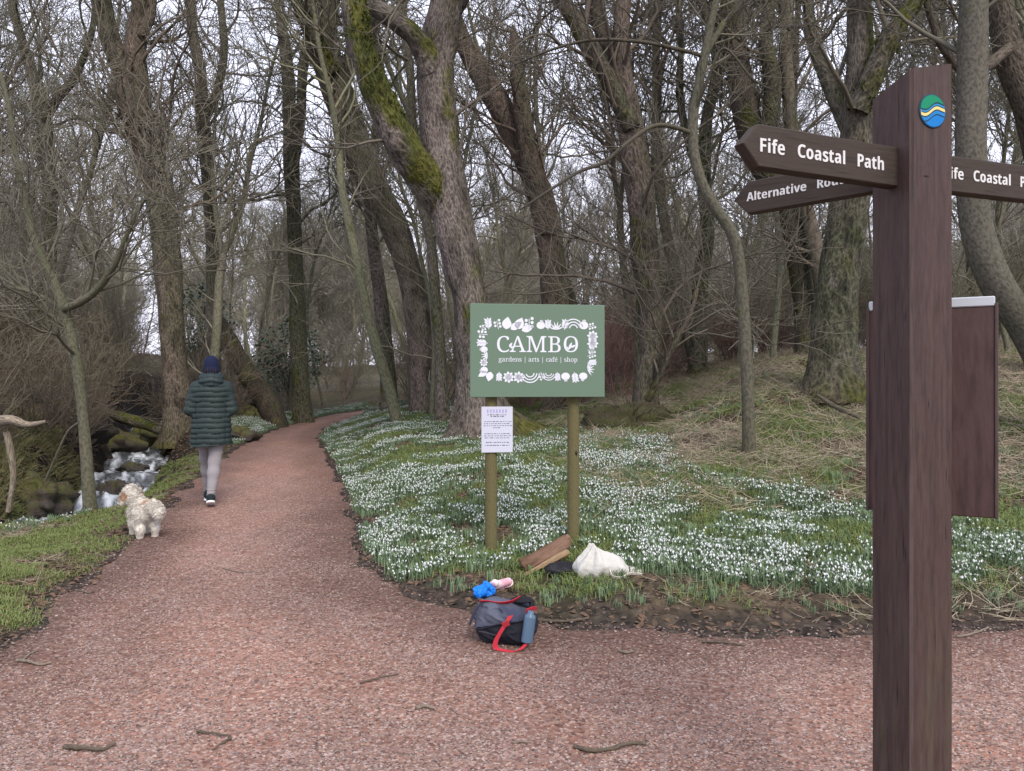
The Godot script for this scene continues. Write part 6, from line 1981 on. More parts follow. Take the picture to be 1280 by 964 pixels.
func left_things() -> void:
	# rucksack lying on the mud
	var p := drop(Vector2(630, 806))
	p.y = maxf(H(p.x, -p.z), path_h(-p.z) + 0.01)
	var t := thing("rucksack", "grey-blue and black rucksack with red straps lying on the muddy path edge", "rucksack", p, deg_to_rad(-8))
	var shape := func(q: Vector3) -> float:
		# a slumped bag: wide and round below, gathered on top
		var y := q.y - 0.112
		var k := Vector3(q.x / lerpf(0.192, 0.165, clampf(q.y / 0.26, 0, 1)), y / 0.122, (q.z + 0.02) / 0.135)
		var e := pow(pow(absf(k.x), 2.7) + pow(absf(k.y), 2.5) + pow(absf(k.z), 2.3), 1.0 / 2.5)
		var d := (e - 1.0) * 0.115
		d += 0.020 * nf.get_noise_3d(q.x * 75.0, q.y * 75.0, q.z * 75.0) + 0.014 * absf(nf.get_noise_3d(q.x * 150.0 + q.y * 120.0, q.y * 210.0, q.z * 150.0)) + 0.024 * nz.get_noise_3d(q.x * 40.0 + 9.0, q.y * 40.0, q.z * 40.0)
		return maxf(d, -q.y)
	var body := nets(shape, Vector3(-0.24, -0.02, -0.2), Vector3(0.24, 0.28, 0.18), 0.007, func(q: Vector3, _n: Vector3) -> Color:
		return Color(0.017, 0.018, 0.026))
	obj("bag_body", body, M.cloth, t, false)
	var flap := nets(func(q: Vector3) -> float:
		var d: float = shape.call(q) - 0.008
		# the flap covers the top and the upper front, its hem sagging
		var hem := 0.118 + 0.03 * sin(q.x * 11.0 + 0.6) + 0.012 * nf.get_noise_2d(q.x * 200.0, 3.0)
		return maxf(maxf(d, hem - q.y), q.x - 0.155),
		Vector3(-0.24, 0.05, -0.2), Vector3(0.24, 0.3, 0.2), 0.007, func(q: Vector3, _n: Vector3) -> Color:
			var k := clampf(0.5 + 1.6 * nz.get_noise_3d(q.x * 90.0, q.y * 90.0, q.z * 90.0), 0, 1)
			return Color(0.04, 0.047, 0.075).lerp(Color(0.085, 0.092, 0.125), k))
	var fo := obj("flap", flap, M.cloth, t, false)
	var red := Color(0.42, 0.03, 0.045)
	# piping along the flap hem, a zipped front pocket and a haul loop
	var pip := []
	for i in 15:
		var x := lerpf(-0.15, 0.135, i / 14.0)
		var y := 0.118 + 0.03 * sin(x * 11.0 + 0.6)
		var z := 0.2
		while z > 0.0 and float(shape.call(Vector3(x, y, z))) > 0.010: z -= 0.003
		pip.append(Vector3(x, y, z + 0.002))
	var pipe := Mb.new()
	var pp := arc_pts(pip)
	var pw := PackedFloat32Array()
	for i in pp.size(): pw.append(0.0032)
	pipe.tube(pp, pw, 6, Color(0.02, 0.022, 0.035), Color(0.02, 0.022, 0.035))
	obj("hem_piping", pipe, M.cloth, t)
	var zp := []
	for i in 11:
		var x := lerpf(-0.13, -0.03, i / 10.0)
		var y := 0.075 + 0.006 * sin(x * 40.0)
		var z := 0.2
		while z > 0.0 and float(shape.call(Vector3(x, y, z))) > 0.002: z -= 0.003
		zp.append(Vector3(x, y, z + 0.002))
	var zip := Mb.new()
	zip.ribbon(arc_pts(zp), Vector3(0, 0.004, 0.001), 0.001, Color(0.06, 0.06, 0.075))
	obj("zip", zip, M.plain, t)
	var s1 := Mb.new()
	s1.ribbon(arc_pts([Vector3(0.055, 0.185, 0.118), Vector3(0.02, 0.13, 0.142), Vector3(-0.02, 0.06, 0.152), Vector3(-0.02, 0.02, 0.158), Vector3(0.03, 0.012, 0.168), Vector3(0.10, 0.012, 0.165), Vector3(0.15, 0.05, 0.13)]), Vector3(0.014, 0.004, -0.002), 0.0016, red)
	obj("strap", s1, M.cloth, t)
	var s2 := Mb.new()
	s2.ribbon(arc_pts([Vector3(-0.135, 0.225, 0.02), Vector3(-0.09, 0.232, 0.03), Vector3(-0.02, 0.226, 0.034), Vector3(0.05, 0.236, 0.02), Vector3(0.09, 0.25, -0.02)]), Vector3(0.0, 0.010, 0.012), 0.0016, red)
	obj("strap", s2, M.cloth, t)
	var s3 := Mb.new()
	s3.ribbon(arc_pts([Vector3(-0.12, 0.228, 0.035), Vector3(-0.15, 0.19, 0.075), Vector3(-0.175, 0.12, 0.10)]), Vector3(0.008, 0.003, 0.005), 0.0015, Color(0.03, 0.03, 0.045))
	obj("compression_strap", s3, M.cloth, t)
	var pk := nets(func(q: Vector3) -> float: return minf(ell_d(q, Vector3(0.10, 0.232, -0.03), Vector3(0.07, 0.022, 0.06)), ell_d(q, Vector3(0.155, 0.205, -0.02), Vector3(0.02, 0.035, 0.05))) + 0.016 * nf.get_noise_3d(q.x * 100.0, q.y * 100.0, q.z * 100.0), Vector3(0.0, 0.15, -0.12), Vector3(0.2, 0.3, 0.06), 0.008, func(_q: Vector3, _n: Vector3) -> Color: return Color(0.012, 0.012, 0.016))
	obj("top_lining", pk, M.cloth, t, false)
	var r1 := Mb.new()
	r1.ribbon(arc_pts([Vector3(0.135, 0.205, 0.09), Vector3(0.165, 0.212, 0.06), Vector3(0.185, 0.20, 0.02)]), Vector3(0.002, 0.011, 0.003), 0.002, red)
	obj("pocket_trim", r1, M.cloth, t)
	var buckle := Mb.new()
	buckle.box(Vector3(0.03, 0.145, 0.14), Vector3(0.04, 0.03, 0.01), Color(0.3, 0.02, 0.03), Basis(Vector3(0, 0, 1), 0.5), 0.003)
	obj("buckle", buckle, M.plain, t)
	var bottle := Mb.new()
	bottle.lathe(PackedVector2Array([Vector2(0.001, 0.0), Vector2(0.029, 0.0), Vector2(0.032, 0.004), Vector2(0.032, 0.13), Vector2(0.028, 0.145), Vector2(0.017, 0.152), Vector2(0.017, 0.168), Vector2(0.001, 0.169)]), 24, Color(0.085, 0.135, 0.20), Transform3D(Basis(Vector3(0, 0, 1), -0.13) * Basis(Vector3.RIGHT, -0.1), Vector3(0.142, 0.045, 0.118)))
	var bt := obj("bottle", bottle, M.shiny, self)
	bt.transform = t.transform
	tag(bt, "slate-blue drinks bottle in the rucksack's side pocket", "bottle")
	# crumpled blue bag
	var q0 := drop(Vector2(606, 746))
	var blue := nets(func(q: Vector3) -> float:
		var d := ell_d(q, Vector3(0, 0.045, 0), Vector3(0.085, 0.055, 0.05))
		d = smin(d, ell_d(q, Vector3(0.035, 0.075, -0.01), Vector3(0.035, 0.045, 0.035)), 0.02)
		return maxf(d + 0.035 * nf.get_noise_3d(q.x * 140.0, q.y * 140.0, q.z * 140.0) + 0.03 * absf(nz.get_noise_3d(q.x * 150.0, q.y * 150.0, q.z * 150.0)), -q.y),
		Vector3(-0.12, -0.01, -0.08), Vector3(0.12, 0.14, 0.08), 0.006, func(_q: Vector3, _n: Vector3) -> Color: return Color(0.01, 0.16, 0.62))
	var bl := obj("bag", blue, M.coat, self, false)
	bl.position = q0
	bl.rotation = Vector3(0, 0.4, 0.25)
	tag(bl, "crumpled bright blue bag on the mud behind the rucksack", "bag")
	# pink and white shoe lying on its side
	var q1 := drop(Vector2(625, 737))
	var shoe := thing("shoe", "small pink and white shoe leaning against the blue bag", "shoe", q1 + Vector3(0, 0.035, 0))
	shoe.rotation = Vector3(0.9, 0.55, 0.35)
	var up := nets(func(q: Vector3) -> float: return smin(cap_d(q, Vector3(-0.05, 0, 0), Vector3(0.06, 0, 0), 0.03, 0.026), cap_d(q, Vector3(-0.045, 0.02, 0), Vector3(-0.04, 0.045, 0), 0.028, 0.026), 0.02), Vector3(-0.1, -0.04, -0.05), Vector3(0.11, 0.09, 0.05), 0.006, func(q: Vector3, _n: Vector3) -> Color: return Color(0.58, 0.30, 0.36).lerp(Color(0.62, 0.56, 0.58), clampf(0.5 + 3.0 * nf.get_noise_3d(q.x * 160.0, q.y * 160.0, q.z * 160.0), 0, 1)))
	obj("upper", up, M.cloth, shoe, false)
	var so := nets(func(q: Vector3) -> float: return maxf(cap_d(Vector3(q.x, 0, q.z), Vector3(-0.055, 0, 0), Vector3(0.065, 0, 0), 0.034, 0.031), absf(q.y + 0.028) - 0.009), Vector3(-0.11, -0.05, -0.05), Vector3(0.12, 0.0, 0.05), 0.006, func(q: Vector3, _n: Vector3) -> Color: return Color(0.72, 0.50, 0.55))
	obj("sole", so, M.plain, shoe, false)
	# two boards and a block leaning on each other at the foot of the right-hand post
	var bl0 := drop(Vector2(648, 722))
	var br0 := drop(Vector2(712, 694))
	var boards := [["board", "thick pinkish brown board leaning beside the right post of the sign", 0.42, 0.105, 0.035, 0.085, 0.02, Color(0.47, 0.37, 0.31)], ["board", "pale thin board lying under the pinkish brown one", 0.40, 0.04, 0.06, 0.02, -0.07, Color(0.56, 0.47, 0.37)]]
	for i in 2:
		var b = boards[i]
		var hs := Vector3(b[2], b[3], b[4]) * 0.5
		var m := nets(func(q: Vector3) -> float:
			# a rough-sawn plank with worn edges, split ends and a hollowed face
			var e := (q.abs() - hs + Vector3.ONE * 0.012)
			var d := Vector3(maxf(e.x, 0), maxf(e.y, 0), maxf(e.z, 0)).length() + minf(maxf(e.x, maxf(e.y, e.z)), 0.0) - 0.012
			return d + 0.010 * nf.get_noise_3d(q.x * 30.0, q.y * 160.0, q.z * 160.0) + 0.012 * nz.get_noise_3d(q.x * 50.0, q.y * 90.0 + i * 40.0, q.z * 90.0),
			-hs - Vector3.ONE * 0.03, hs + Vector3.ONE * 0.03, 0.006, func(q: Vector3, _n: Vector3) -> Color:
				return Color(1, 1, 1).lerp(Color(0.45, 0.40, 0.36), clampf(0.3 + 1.8 * nf.get_noise_3d(q.x * 25.0 + i * 9.0, q.y * 190.0, q.z * 190.0) + smoothstep(0.17, 0.22, absf(q.x)) * 0.4, 0, 0.85)))
		var o := obj(b[0], m, mat("board_wood_%d" % i, b[7], 0.9, true), self, false)
		o.material_override.albedo_texture = M.plank.albedo_texture
		o.material_override.uv1_scale = Vector3(2, 14, 1)
		var c := bl0.lerp(br0, 0.5)
		o.position = Vector3(c.x - 0.0, H(c.x, -c.z) + b[5] + 0.035, c.z + [0.0, 0.07][i])
		o.rotation = Vector3(-0.35, 0.32, [0.40, 0.40][i])
		tag(o, b[1], "board")
	var blk := Mb.new()
	blk.box(Vector3.ZERO, Vector3(0.09, 0.07, 0.05), Color.WHITE, Basis.IDENTITY, 0.008)
	var bk := obj("wood_block", blk, M.plank, self)
	bk.position = br0 + Vector3(-0.03, 0.10, -0.03)
	bk.rotation = Vector3(0.2, 0.4, 0.5)
	tag(bk, "short wooden block on top of the boards by the right post", "block")
	# black crumpled bag
	var q2 := drop(Vector2(706, 718))
	var black := nets(func(q: Vector3) -> float:
		var d := ell_d(q, Vector3(0, 0.035, 0), Vector3(0.14, 0.06, 0.09))
		return maxf(d + 0.028 * nf.get_noise_3d(q.x * 110.0, q.y * 110.0, q.z * 110.0) + 0.02 * nz.get_noise_3d(q.x * 80.0, q.y * 80.0, q.z * 80.0), -q.y - 0.02),
		Vector3(-0.19, -0.03, -0.13), Vector3(0.19, 0.13, 0.13), 0.009, func(_q: Vector3, _n: Vector3) -> Color: return Color(0.012, 0.012, 0.018))
	var bg := obj("bag", black, M.coat, self, false)
	bg.position = q2
	tag(bg, "crumpled black bag between the boards and the white cloth bag", "bag")
	# white cotton bag slumped to a peak
	var q3 := drop(Vector2(752, 717))
	var tb := thing("cotton_bag", "off-white cotton bag slumped to a peak on the bank edge", "bag", q3)
	var tote := nets(func(q: Vector3) -> float:
		var d := ell_d(q, Vector3(-0.02, 0.045, 0), Vector3(0.17, 0.095, 0.11))
		d = smin(d, cap_d(q, Vector3(-0.045, 0.06, 0), Vector3(-0.06, 0.195, 0.0), 0.10, 0.022), 0.09)
		d = smin(d, ell_d(q, Vector3(0.09, 0.055, 0.01), Vector3(0.09, 0.07, 0.08)), 0.05)
		d = smin(d, ell_d(q, Vector3(0.19, 0.02, 0.03), Vector3(0.10, 0.04, 0.06)), 0.03)
		# folds running down from the gathered top, and creases
		var ang := atan2(q.z, q.x + 0.05)
		d += 0.012 * sin(ang * 7.0 + 14.0 * q.y) * smoothstep(0.0, 0.05, Vector2(q.x + 0.05, q.z).length())
		d += 0.022 * nf.get_noise_3d(q.x * 80.0, q.y * 60.0, q.z * 80.0) + 0.01 * absf(nz.get_noise_3d(q.x * 160.0, q.y * 160.0, q.z * 160.0))
		return maxf(d, -q.y - 0.02),
		Vector3(-0.26, -0.03, -0.2), Vector3(0.28, 0.26, 0.2), 0.009, func(_q: Vector3, _n: Vector3) -> Color: return Color(0.47, 0.455, 0.425))
	obj("bag_body", tote, M.cloth, tb, false)
	var hn := Mb.new()
	hn.ribbon(arc_pts([Vector3(0.06, 0.045, 0.13), Vector3(0.04, 0.055, 0.165), Vector3(0.055, 0.02, 0.185), Vector3(0.12, 0.01, 0.18), Vector3(0.16, 0.025, 0.14), Vector3(0.22, 0.02, 0.11), Vector3(0.27, 0.012, 0.10)]), Vector3(0, 0.009, 0.006), 0.0018, Color(0.68, 0.63, 0.54))
	obj("handle", hn, M.cloth, tb)

# ---------- sticks on the gravel ----------
func sticks() -> void:
	var r := RandomNumberGenerator.new()
	r.seed = 91
	var list := [
		["thick curved stick on the gravel in front of the fingerpost", [[718, 943], [738, 949], [764, 946], [788, 939], [808, 940]], 0.011],
		["knobbly pale stick at the lower left of the gravel", [[80, 942], [104, 946], [128, 945], [144, 940]], 0.010],
		["small forked stick right of the knobbly pale one, long arm", [[246, 922], [262, 925], [288, 928]], 0.007],
		["short arm of the forked stick lying lower left", [[288, 930], [276, 940], [264, 946]], 0.006],
		["stick with a raised end at the left edge of the gravel", [[20, 832], [34, 834], [50, 837], [64, 836]], 0.010],
		["short arm stick meeting the one at the left gravel edge", [[28, 832], [36, 824], [46, 819]], 0.008],
		["slim straight stick left of the fingerpost on the bare soil", [[878, 808], [902, 809], [932, 813]], 0.009],
		["root-like dark stick right of the rucksack", [[672, 778], [694, 780], [716, 778], [736, 777]], 0.013],
		["thin stick on the gravel midway up the fork", [[450, 860], [474, 854], [498, 848]], 0.005],
		["dark chip of bark on the gravel below the rucksack", [[520, 893], [530, 891], [544, 893]], 0.010],
		["thin dark twig by the dog's side of the path", [[96, 742], [110, 746], [118, 744]], 0.007],
		["bleached stick lying against the bank left of the fingerpost", [[922, 796], [928, 786], [936, 774]], 0.008],
		["dark flat twig on the bare soil below the white cotton bag", [[774, 820], [784, 822], [792, 820]], 0.010],
		["thin twig across the path level with the walker's shadow side", [[278, 714], [298, 719], [320, 718]], 0.006],
		["pale thin twig behind the fingerpost's foot at the right", [[1196, 802], [1216, 798], [1236, 790]], 0.008],
		["short twig near the bottom middle of the gravel", [[640, 936], [652, 935], [664, 937]], 0.006]]
	for s in list:
		var p := []
		var w := []
		var n: int = s[1].size()
		var foot := Vector3.ZERO
		for i in n:
			var q := drop(Vector2(s[1][i][0], s[1][i][1]))
			q.y = maxf(q.y, path_h(-q.z) + 0.014 if PD(q.x, -q.z) < 0.05 else q.y) + s[2] * 0.75 + (0.004 * (i % 2))
			if i == 0: foot = q
			p.append(q - foot)
			w.append(s[2] * lerpf(1.0, 0.55, float(i) / (n - 1)) * r.randf_range(0.8, 1.15))
		var sm := catmull(p, w, 0.012)
		var mb := Mb.new()
		var pts: PackedVector3Array = sm[0]
		var rr: PackedFloat32Array = sm[1]
		for i in pts.size():
			pts[i] += any_dir(r) * 0.0018
			rr[i] *= r.randf_range(0.85, 1.15)
		var c := Color(0.12, 0.095, 0.07) if r.randf() < 0.6 else Color(0.22, 0.18, 0.14)
		mb.tube(pts, rr, 7, c, c * 1.2, 3.0, true)
		var o := obj("stick", mb, M.smooth_bark, self)
		o.position = foot
		tag(o, s[0], "stick", "sticks on the gravel")

# ---------- ground cover ----------
func clump_mesh(sd: int, leaves: int, flowers: int) -> ArrayMesh:
	var r := RandomNumberGenerator.new()
	r.seed = sd
	var mb := Mb.new()
	for i in leaves:
		var o := Vector3(r.randf_range(-0.05, 0.05), 0, r.randf_range(-0.05, 0.05))
		var a := r.randf() * TAU
		var out := Vector3(cos(a), 0, sin(a))
		var h := r.randf_range(0.06, 0.12)
		var lean := r.randf_range(0.01, 0.06)
		var w := Vector3(-out.z, 0, out.x) * 0.0042
		var m1 := o + out * lean * 0.35 + Vector3.UP * h * 0.65
		var tip := o + out * lean + Vector3.UP * h * r.randf_range(0.85, 1.0)
		var c := Color(0.095, 0.145, 0.075).lerp(Color(0.175, 0.235, 0.14), r.randf())
		mb.flat_quad(o - w, o + w, m1 + w, m1 - w, c)
		mb.flat_tri(m1 - w, m1 + w, tip, c)
	for i in flowers:
		var o := Vector3(r.randf_range(-0.07, 0.07), 0, r.randf_range(-0.07, 0.07))
		var a := r.randf() * TAU
		var out := Vector3(cos(a), 0, sin(a))
		var h := r.randf_range(0.085, 0.135)
		var top := o + Vector3.UP * h + out * 0.012
		var bell := top + out * 0.012 - Vector3.UP * 0.010
		var g := Color(0.07, 0.13, 0.05)
		var w := Vector3(-out.z, 0, out.x) * 0.0016
		mb.flat_quad(o - w, o + w, top + w, top - w, g)
		mb.flat_tri(top - w, top + w, bell, g)
		for k in 3:
			# three drooping outer petals
			var b := TAU * k / 3.0 + r.randf() * 0.5
			var od := Vector3(cos(b), 0, sin(b))
			var wd := Vector3(-od.z, 0, od.x) * 0.0054
			var e := bell + od * 0.0085 - Vector3.UP * 0.011
			var tip := bell + od * 0.0065 - Vector3.UP * 0.021
			var wh := Color(0.68, 0.70, 0.70)
			mb.flat_quad(bell - wd * 0.25, e - wd, e + wd, bell + wd * 0.25, wh)
			mb.flat_tri(e - wd, tip, e + wd, wh)
	return mb.mesh()

func tuft_mesh(sd: int, n: int, h: float, spread: float, w: float, c0: Color, c1: Color, droop := 0.5) -> ArrayMesh:
	var r := RandomNumberGenerator.new()
	r.seed = sd
	var mb := Mb.new()
	for i in n:
		var o := Vector3(r.randf_range(-spread, spread), -0.004, r.randf_range(-spread, spread))
		var a := r.randf() * TAU
		var out := Vector3(cos(a), 0, sin(a))
		var hh := h * r.randf_range(0.5, 1.1)
		var wd := Vector3(-out.z, 0, out.x) * w
		var m1 := o + out * hh * droop * 0.35 + Vector3.UP * hh * 0.6
		var tip := o + out * hh * droop * r.randf_range(0.7, 1.4) + Vector3.UP * hh * lerpf(1.0, 0.55, droop)
		var c := c0.lerp(c1, r.randf())
		mb.flat_quad(o - wd, o + wd, m1 + wd * 0.8, m1 - wd * 0.8, c)
		mb.flat_tri(m1 - wd * 0.8, m1 + wd * 0.8, tip, c)
	return mb.mesh()

func straw_mesh(sd: int, n: int, l: float, flat_: float, c0: Color, c1: Color) -> ArrayMesh:
	# dead stems lying criss-cross
	var r := RandomNumberGenerator.new()
	r.seed = sd
	var mb := Mb.new()
	for i in n:
		var a := r.randf() * TAU
		var d := Vector3(cos(a), r.randf_range(-0.05, flat_), sin(a)).normalized()
		var len_ := l * r.randf_range(0.4, 1.2)
		var p := Vector3(r.randf_range(-0.12, 0.12), r.randf_range(0.0, 0.03), r.randf_range(-0.12, 0.12)) - d * len_ * 0.4
		p.y = maxf(p.y, 0.0)
		var m := p + d * len_ * 0.5 + any_dir(r) * 0.03
		var e := p + d * len_ + any_dir(r) * 0.05
		mb.tube(PackedVector3Array([p, m, e]), PackedFloat32Array([0.0032, 0.003, 0.0016]), 3, c0.lerp(c1, r.randf()), c0.lerp(c1, r.randf()))
	return mb.mesh()

func slope_basis(x: float, d: float, r: RandomNumberGenerator, s: float, tilt := 0.8) -> Basis:
	var e := 0.15
	var nn := Vector3(-(H(x + e, d) - H(x - e, d)) / (2 * e), 1.0, (H(x, d + e) - H(x, d - e)) / (2 * e)).normalized()
	nn = Vector3.UP.lerp(nn, tilt).normalized()
	var rot := Basis(Quaternion(Vector3.UP, nn)) * Basis(Vector3.UP, r.randf() * TAU)
	return rot.scaled(Vector3.ONE * s)

func ground_cover() -> void:
	var r := RandomNumberGenerator.new()
	r.seed = 55
	# snowdrops
	var fx := []; var lx := []; var fc := PackedColorArray()
	for i in 150000:
		var u := r.randf_range(-0.72, 0.72)
		# even over the ground out to 32 m
		var d := sqrt(lerpf(4.2 * 4.2, 32.0 * 32.0, pow(r.randf(), 1.6)))
		var x := u * d
		if x > 9.5 or x < -14: continue
		var h := H(x, d)
		var k := snow_amount(x, d, h)
		if k <= 0.02:
			if u > -0.25 and PD(x, d) > 0.3 and d < 13.0 and d > 4.8 and r.randf() < 0.06: lx.append(Transform3D(slope_basis(x, d, r, r.randf_range(0.5, 1.0), 0.3), Vector3(x, h - 0.012, -d)))
			continue
		if d < 6.0 and x > 0.0 and x < 0.75 and d > 5.0: continue
		if r.randf() < k * 0.95:
			fx.append(Transform3D(slope_basis(x, d, r, r.randf_range(0.5, 1.05), 0.3), Vector3(x, h - 0.012, -d)))
		elif r.randf() < 0.6 * minf(1.0, k * 4.0):
			lx.append(Transform3D(slope_basis(x, d, r, r.randf_range(0.7, 1.2), 0.3), Vector3(x, h - 0.012, -d)))
	print("snowdrops ", fx.size(), " leaf clumps ", lx.size())
	stuff("snowdrops", clump_mesh(1, 15, 4), M.petal, fx, PackedColorArray())
	stuff("snowdrop_leaves", clump_mesh(2, 16, 0), M.leaf, lx, PackedColorArray())
	# short turf on the left verge, and thin grass on the bank
	var gx := []; var bx := []; var sx := []; var dx := []; var vx := []
	for i in 150000:
		var u := r.randf_range(-0.72, 0.72)
		var d := sqrt(lerpf(3.2 * 3.2, 26.0 * 26.0, pow(r.randf(), 1.35)))
		var x := u * d
		var pd := PD(x, d)
		if pd < 0.06: continue
		var px := u * F + 640.0
		var h := H(x, d)
		var at_ := Vector3(x, h - 0.008, -d)
		if x < -2.2 and d < 14.0 and px < 420:
			if pd < 2.6 and r.randf() < 0.97 * smoothstep(0.12, 0.6, pd + nz.get_noise_2d(x * 20.0, d * 20.0) * 0.5):
				if nz.get_noise_2d(x * 14.0, d * 14.0 + 400.0) > -0.3:
					gx.append(Transform3D(slope_basis(x, d, r, r.randf_range(0.6, 1.2)), at_))
				elif r.randf() < 0.4:
					sx.append(Transform3D(slope_basis(x, d, r, r.randf_range(0.3, 0.6)), at_))
			elif pd >= 2.0 and r.randf() < 0.3:
				bx.append(Transform3D(slope_basis(x, d, r, r.randf_range(0.8, 1.6)), at_))
		elif x > -2.6 or (d > 9.0 and px > 400):
			var st := straw_amount(x, d)
			if r.randf() < st * 0.26:
				sx.append(Transform3D(slope_basis(x, d, r, r.randf_range(0.6, 1.35)), at_))
			elif px > 380 and d < 24 and r.randf() < (0.75 if d > 5.7 else 0.3) * clampf(0.55 + 2.0 * nz.get_noise_2d(x * 8.0 + 90.0, d * 8.0), 0, 1) * smoothstep(0.25, 0.6, pd):
				vx.append(Transform3D(slope_basis(x, d, r, r.randf_range(0.7, 1.3)), at_))
			# straw and dead stems spilling over the lip of the bank
			if x > -0.4 and d < 5.6 and pd > 0.25 and not (x < 0.95 and d > 4.3) and r.randf() < 0.13 * clampf(0.6 + 2.0 * nz.get_noise_2d(x * 12.0, d * 12.0), 0, 1):
				sx.append(Transform3D(slope_basis(x, d, r, r.randf_range(0.45, 0.95)), at_))
		if pd > 0.1 and r.randf() < (0.26 if not (x > -0.6 and d < 5.7) else 0.055):
			dx.append(Transform3D(slope_basis(x, d, r, r.randf_range(0.6, 1.3)), at_))
	print("turf ", gx.size(), " rank ", bx.size(), " straw ", sx.size(), " litter ", dx.size(), " verge ", vx.size())
	stuff("turf", tuft_mesh(3, 30, 0.055, 0.075, 0.0024, Color(0.11, 0.165, 0.045), Color(0.215, 0.225, 0.09), 0.6), M.leaf, gx, PackedColorArray())
	stuff("rank_grass", tuft_mesh(4, 12, 0.22, 0.06, 0.003, Color(0.10, 0.11, 0.04), Color(0.20, 0.17, 0.085), 0.8), M.leaf, bx, PackedColorArray())
	stuff("bank_grass", tuft_mesh(5, 18, 0.08, 0.07, 0.0026, Color(0.10, 0.16, 0.04), Color(0.19, 0.21, 0.08), 0.7), M.leaf, vx, PackedColorArray())
	stuff("straw", straw_mesh(6, 10, 0.29, 0.35, Color(0.46, 0.40, 0.29), Color(0.17, 0.135, 0.10)), M.litter, sx, PackedColorArray())
	# fallen leaves
	var lm := Mb.new()
	for i in 5:
		var o := Vector3(r.randf_range(-0.12, 0.12), r.randf_range(0.003, 0.02), r.randf_range(-0.12, 0.12))
		var a := r.randf() * TAU
		# a curled, pointed leaf: rib folded, margins lifted unevenly
		var f := Vector3(cos(a), r.randf_range(-0.2, 0.2), sin(a)) * r.randf_range(0.02, 0.036)
		var w := Vector3(-sin(a), r.randf_range(-0.4, 0.4), cos(a)) * r.randf_range(0.010, 0.016)
		var c := Color(0.125, 0.08, 0.052).lerp(Color(0.07, 0.05, 0.038), r.randf())
		var curl := Vector3(0, r.randf_range(0.002, 0.012), 0)
		for s: float in [-1.0, 1.0]:
			var w1 := w * s * 0.75 + curl - f * 0.45
			var w2 := w * s + curl * r.randf_range(0.3, 1.4) + f * 0.15
			if s > 0:
				lm.flat_tri(o - f, o + w1, o, c); lm.flat_tri(o, o + w1, o + w2, c * 1.1); lm.flat_tri(o, o + w2, o + f, c)
			else:
				lm.flat_tri(o - f, o, o + w1, c); lm.flat_tri(o, o + w2, o + w1, c * 1.1); lm.flat_tri(o, o + f, o + w2, c)
	stuff("leaf_litter", lm.mesh(), M.litter, dx, PackedColorArray())
	# gravel chips over the near path
	var cx := []; var cc := PackedColorArray()
	var pal := [Color(0.32, 0.205, 0.18), Color(0.41, 0.31, 0.285), Color(0.24, 0.16, 0.14), Color(0.46, 0.37, 0.34), Color(0.12, 0.085, 0.075), Color(0.29, 0.225, 0.20), Color(0.38, 0.25, 0.185), Color(0.20, 0.15, 0.135)]
	for i in 330000:
		var u := r.randf_range(-0.72, 0.72)
		var d := sqrt(lerpf(2.6 * 2.6, 11.0 * 11.0, pow(r.randf(), 1.8)))
		var x := u * d
		var pd := PD(x, d)
		if pd > 0.12: continue
		var keep := smoothstep(0.1, -0.7, pd + nz.get_noise_2d(x * 11.0, d * 11.0) * 0.3) * 0.8 + 0.12
		keep *= 0.8 + 0.8 * nz.get_noise_2d(x * 30.0, d * 30.0)
		if r.randf() > keep: continue
		var s := r.randf_range(0.003, 0.007) * (1.0 + 0.5 * float(r.randf() < 0.06))
		cx.append(Transform3D(Basis.from_euler(Vector3(r.randf_range(-0.5, 0.5), r.randf() * TAU, r.randf_range(-0.5, 0.5))).scaled(Vector3(s * 1.25, s * 0.75, s)), Vector3(x, path_h(d) + 0.0145 + nz.get_noise_2d(x * 5.0, d * 5.0) * 0.008 * smoothstep(0.0, -0.5, pd) + nz.get_noise_2d(x * 26.0, d * 26.0) * 0.004, -d)))
		var c: Color = pal[r.randi() % pal.size()]
		cc.append(c * r.randf_range(0.5, 0.86))
	print("chips ", cx.size())
	var cm := Mb.new()
	blob_chip(cm)
	stuff("gravel", cm.mesh(), M.chip, cx, cc)
	# clods and crumbs of soil along the muddy lip
	var kx := []; var kc := PackedColorArray()
	for i in 40000:
		var u := r.randf_range(-0.72, 0.72)
		var d := lerpf(3.0, 9.0, r.randf())
		var x := u * d
		var pd := PD(x, d)
		if pd < -0.15 or pd > 0.6 or r.randf() > 0.35: continue
		var s := r.randf_range(0.004, 0.016) * r.randf_range(0.6, 1.0)
		kx.append(Transform3D(Basis.from_euler(any_dir(r) * 3.0).scaled(Vector3(s * 1.3, s * 0.8, s)), Vector3(x, maxf(H(x, d), path_h(d)) + s * 0.3, -d)))
		kc.append(Color(0.10, 0.07, 0.057) * r.randf_range(0.6, 1.5))
	stuff("soil_crumbs", cm.mesh(), M.chip, kx, kc)

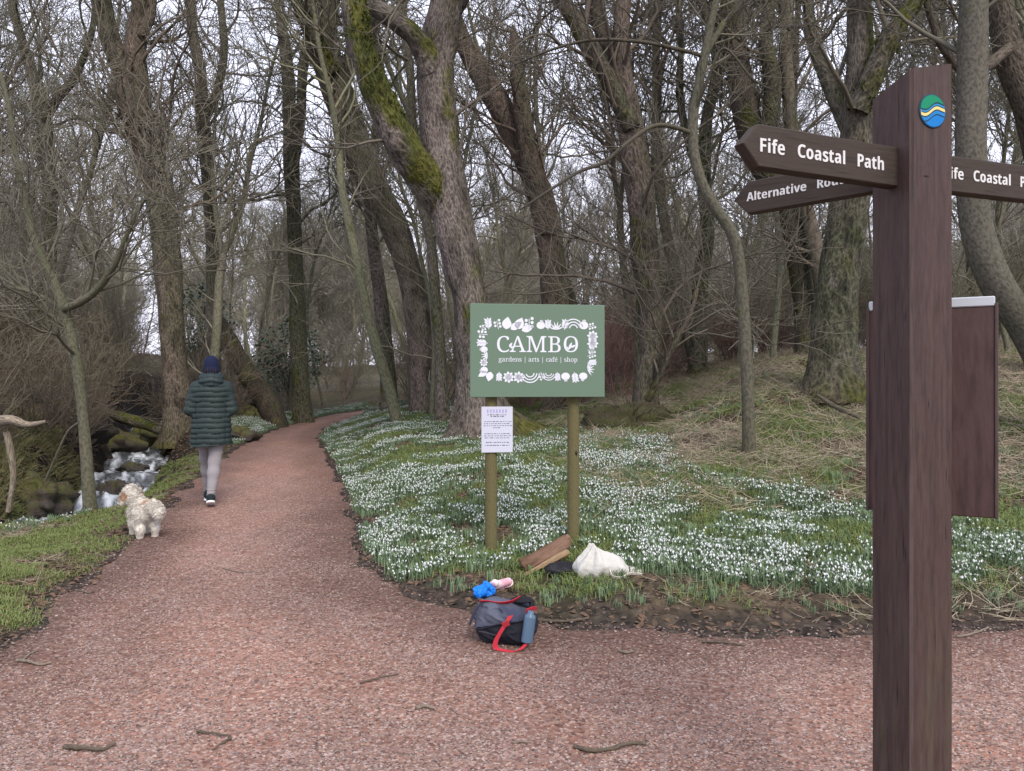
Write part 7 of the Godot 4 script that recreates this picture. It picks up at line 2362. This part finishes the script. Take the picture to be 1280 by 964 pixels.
func blob_chip(cm: Mb) -> void:
	# an angular pebble
	var r := RandomNumberGenerator.new()
	r.seed = 12
	var pts := []
	for v: Vector3 in [Vector3(1, 0, 0), Vector3(-1, 0, 0), Vector3(0, 1, 0), Vector3(0, -1, 0), Vector3(0, 0, 1), Vector3(0, 0, -1)]:
		pts.append(v * r.randf_range(0.75, 1.2) + any_dir(r) * 0.3)
	for q: Array in [[0, 2, 4], [2, 1, 4], [1, 3, 4], [3, 0, 4], [2, 0, 5], [1, 2, 5], [3, 1, 5], [0, 3, 5]]:
		cm.flat_tri(pts[q[0]], pts[q[1]], pts[q[2]], Color.WHITE)

func _ready() -> void:
	T0 = Time.get_ticks_msec()
	# ---------- camera, sky, sun, exposure ----------
	var cam := Camera3D.new()
	cam.name = "camera"
	cam.fov = 53.0
	cam.position = Vector3(0, EYE, 0)
	cam.far = 900.0
	add_child(cam)
	var env := Environment.new()
	env.background_mode = Environment.BG_SKY
	var sky := Sky.new()
	var ps := ProceduralSkyMaterial.new()
	ps.sky_top_color = Color(0.80, 0.82, 0.90)
	ps.sky_horizon_color = Color(0.90, 0.90, 0.965)
	ps.sky_curve = 0.2
	ps.ground_bottom_color = Color(0.25, 0.23, 0.2)
	ps.ground_horizon_color = Color(0.5, 0.5, 0.5)
	ps.sun_angle_max = 5.0
	ps.sky_energy_multiplier = 1.0
	sky.sky_material = ps
	env.sky = sky
	env.tonemap_mode = Environment.TONE_MAPPER_LINEAR
	env.tonemap_exposure = 2.2
	env.sdfgi_enabled = true
	env.ssao_enabled = true
	env.ssil_enabled = true
	var we := WorldEnvironment.new()
	we.name = "world"
	we.environment = env
	add_child(we)
	var sun := DirectionalLight3D.new()
	sun.name = "sun"
	sun.light_energy = 0.5
	sun.light_angular_distance = 25.0
	sun.light_color = Color(1.0, 0.97, 0.93)
	sun.shadow_enabled = true
	sun.rotation_degrees = Vector3(-46, 22, 0)
	add_child(sun)

	nz.noise_type = FastNoiseLite.TYPE_SIMPLEX_SMOOTH
	nz.frequency = 0.06; nz.seed = 4; nz.fractal_octaves = 3
	nf.noise_type = FastNoiseLite.TYPE_SIMPLEX_SMOOTH
	nf.frequency = 0.05; nf.seed = 9; nf.fractal_octaves = 2
	rng.seed = 20
	materials()
	grids()
	lap("grids")
	build_ground()
	build_stream()
	lap("ground")
	fingerpost()
	garden_sign()
	lap("signs")
	near_trees()
	lap("near trees")
	far_wood()
	lap("far wood")
	stream_side()
	lap("stream side")
	the_walker()
	the_dog()
	lap("walker, dog")
	left_things()
	sticks()
	lap("things")
	ground_cover()
	lap("ground cover")
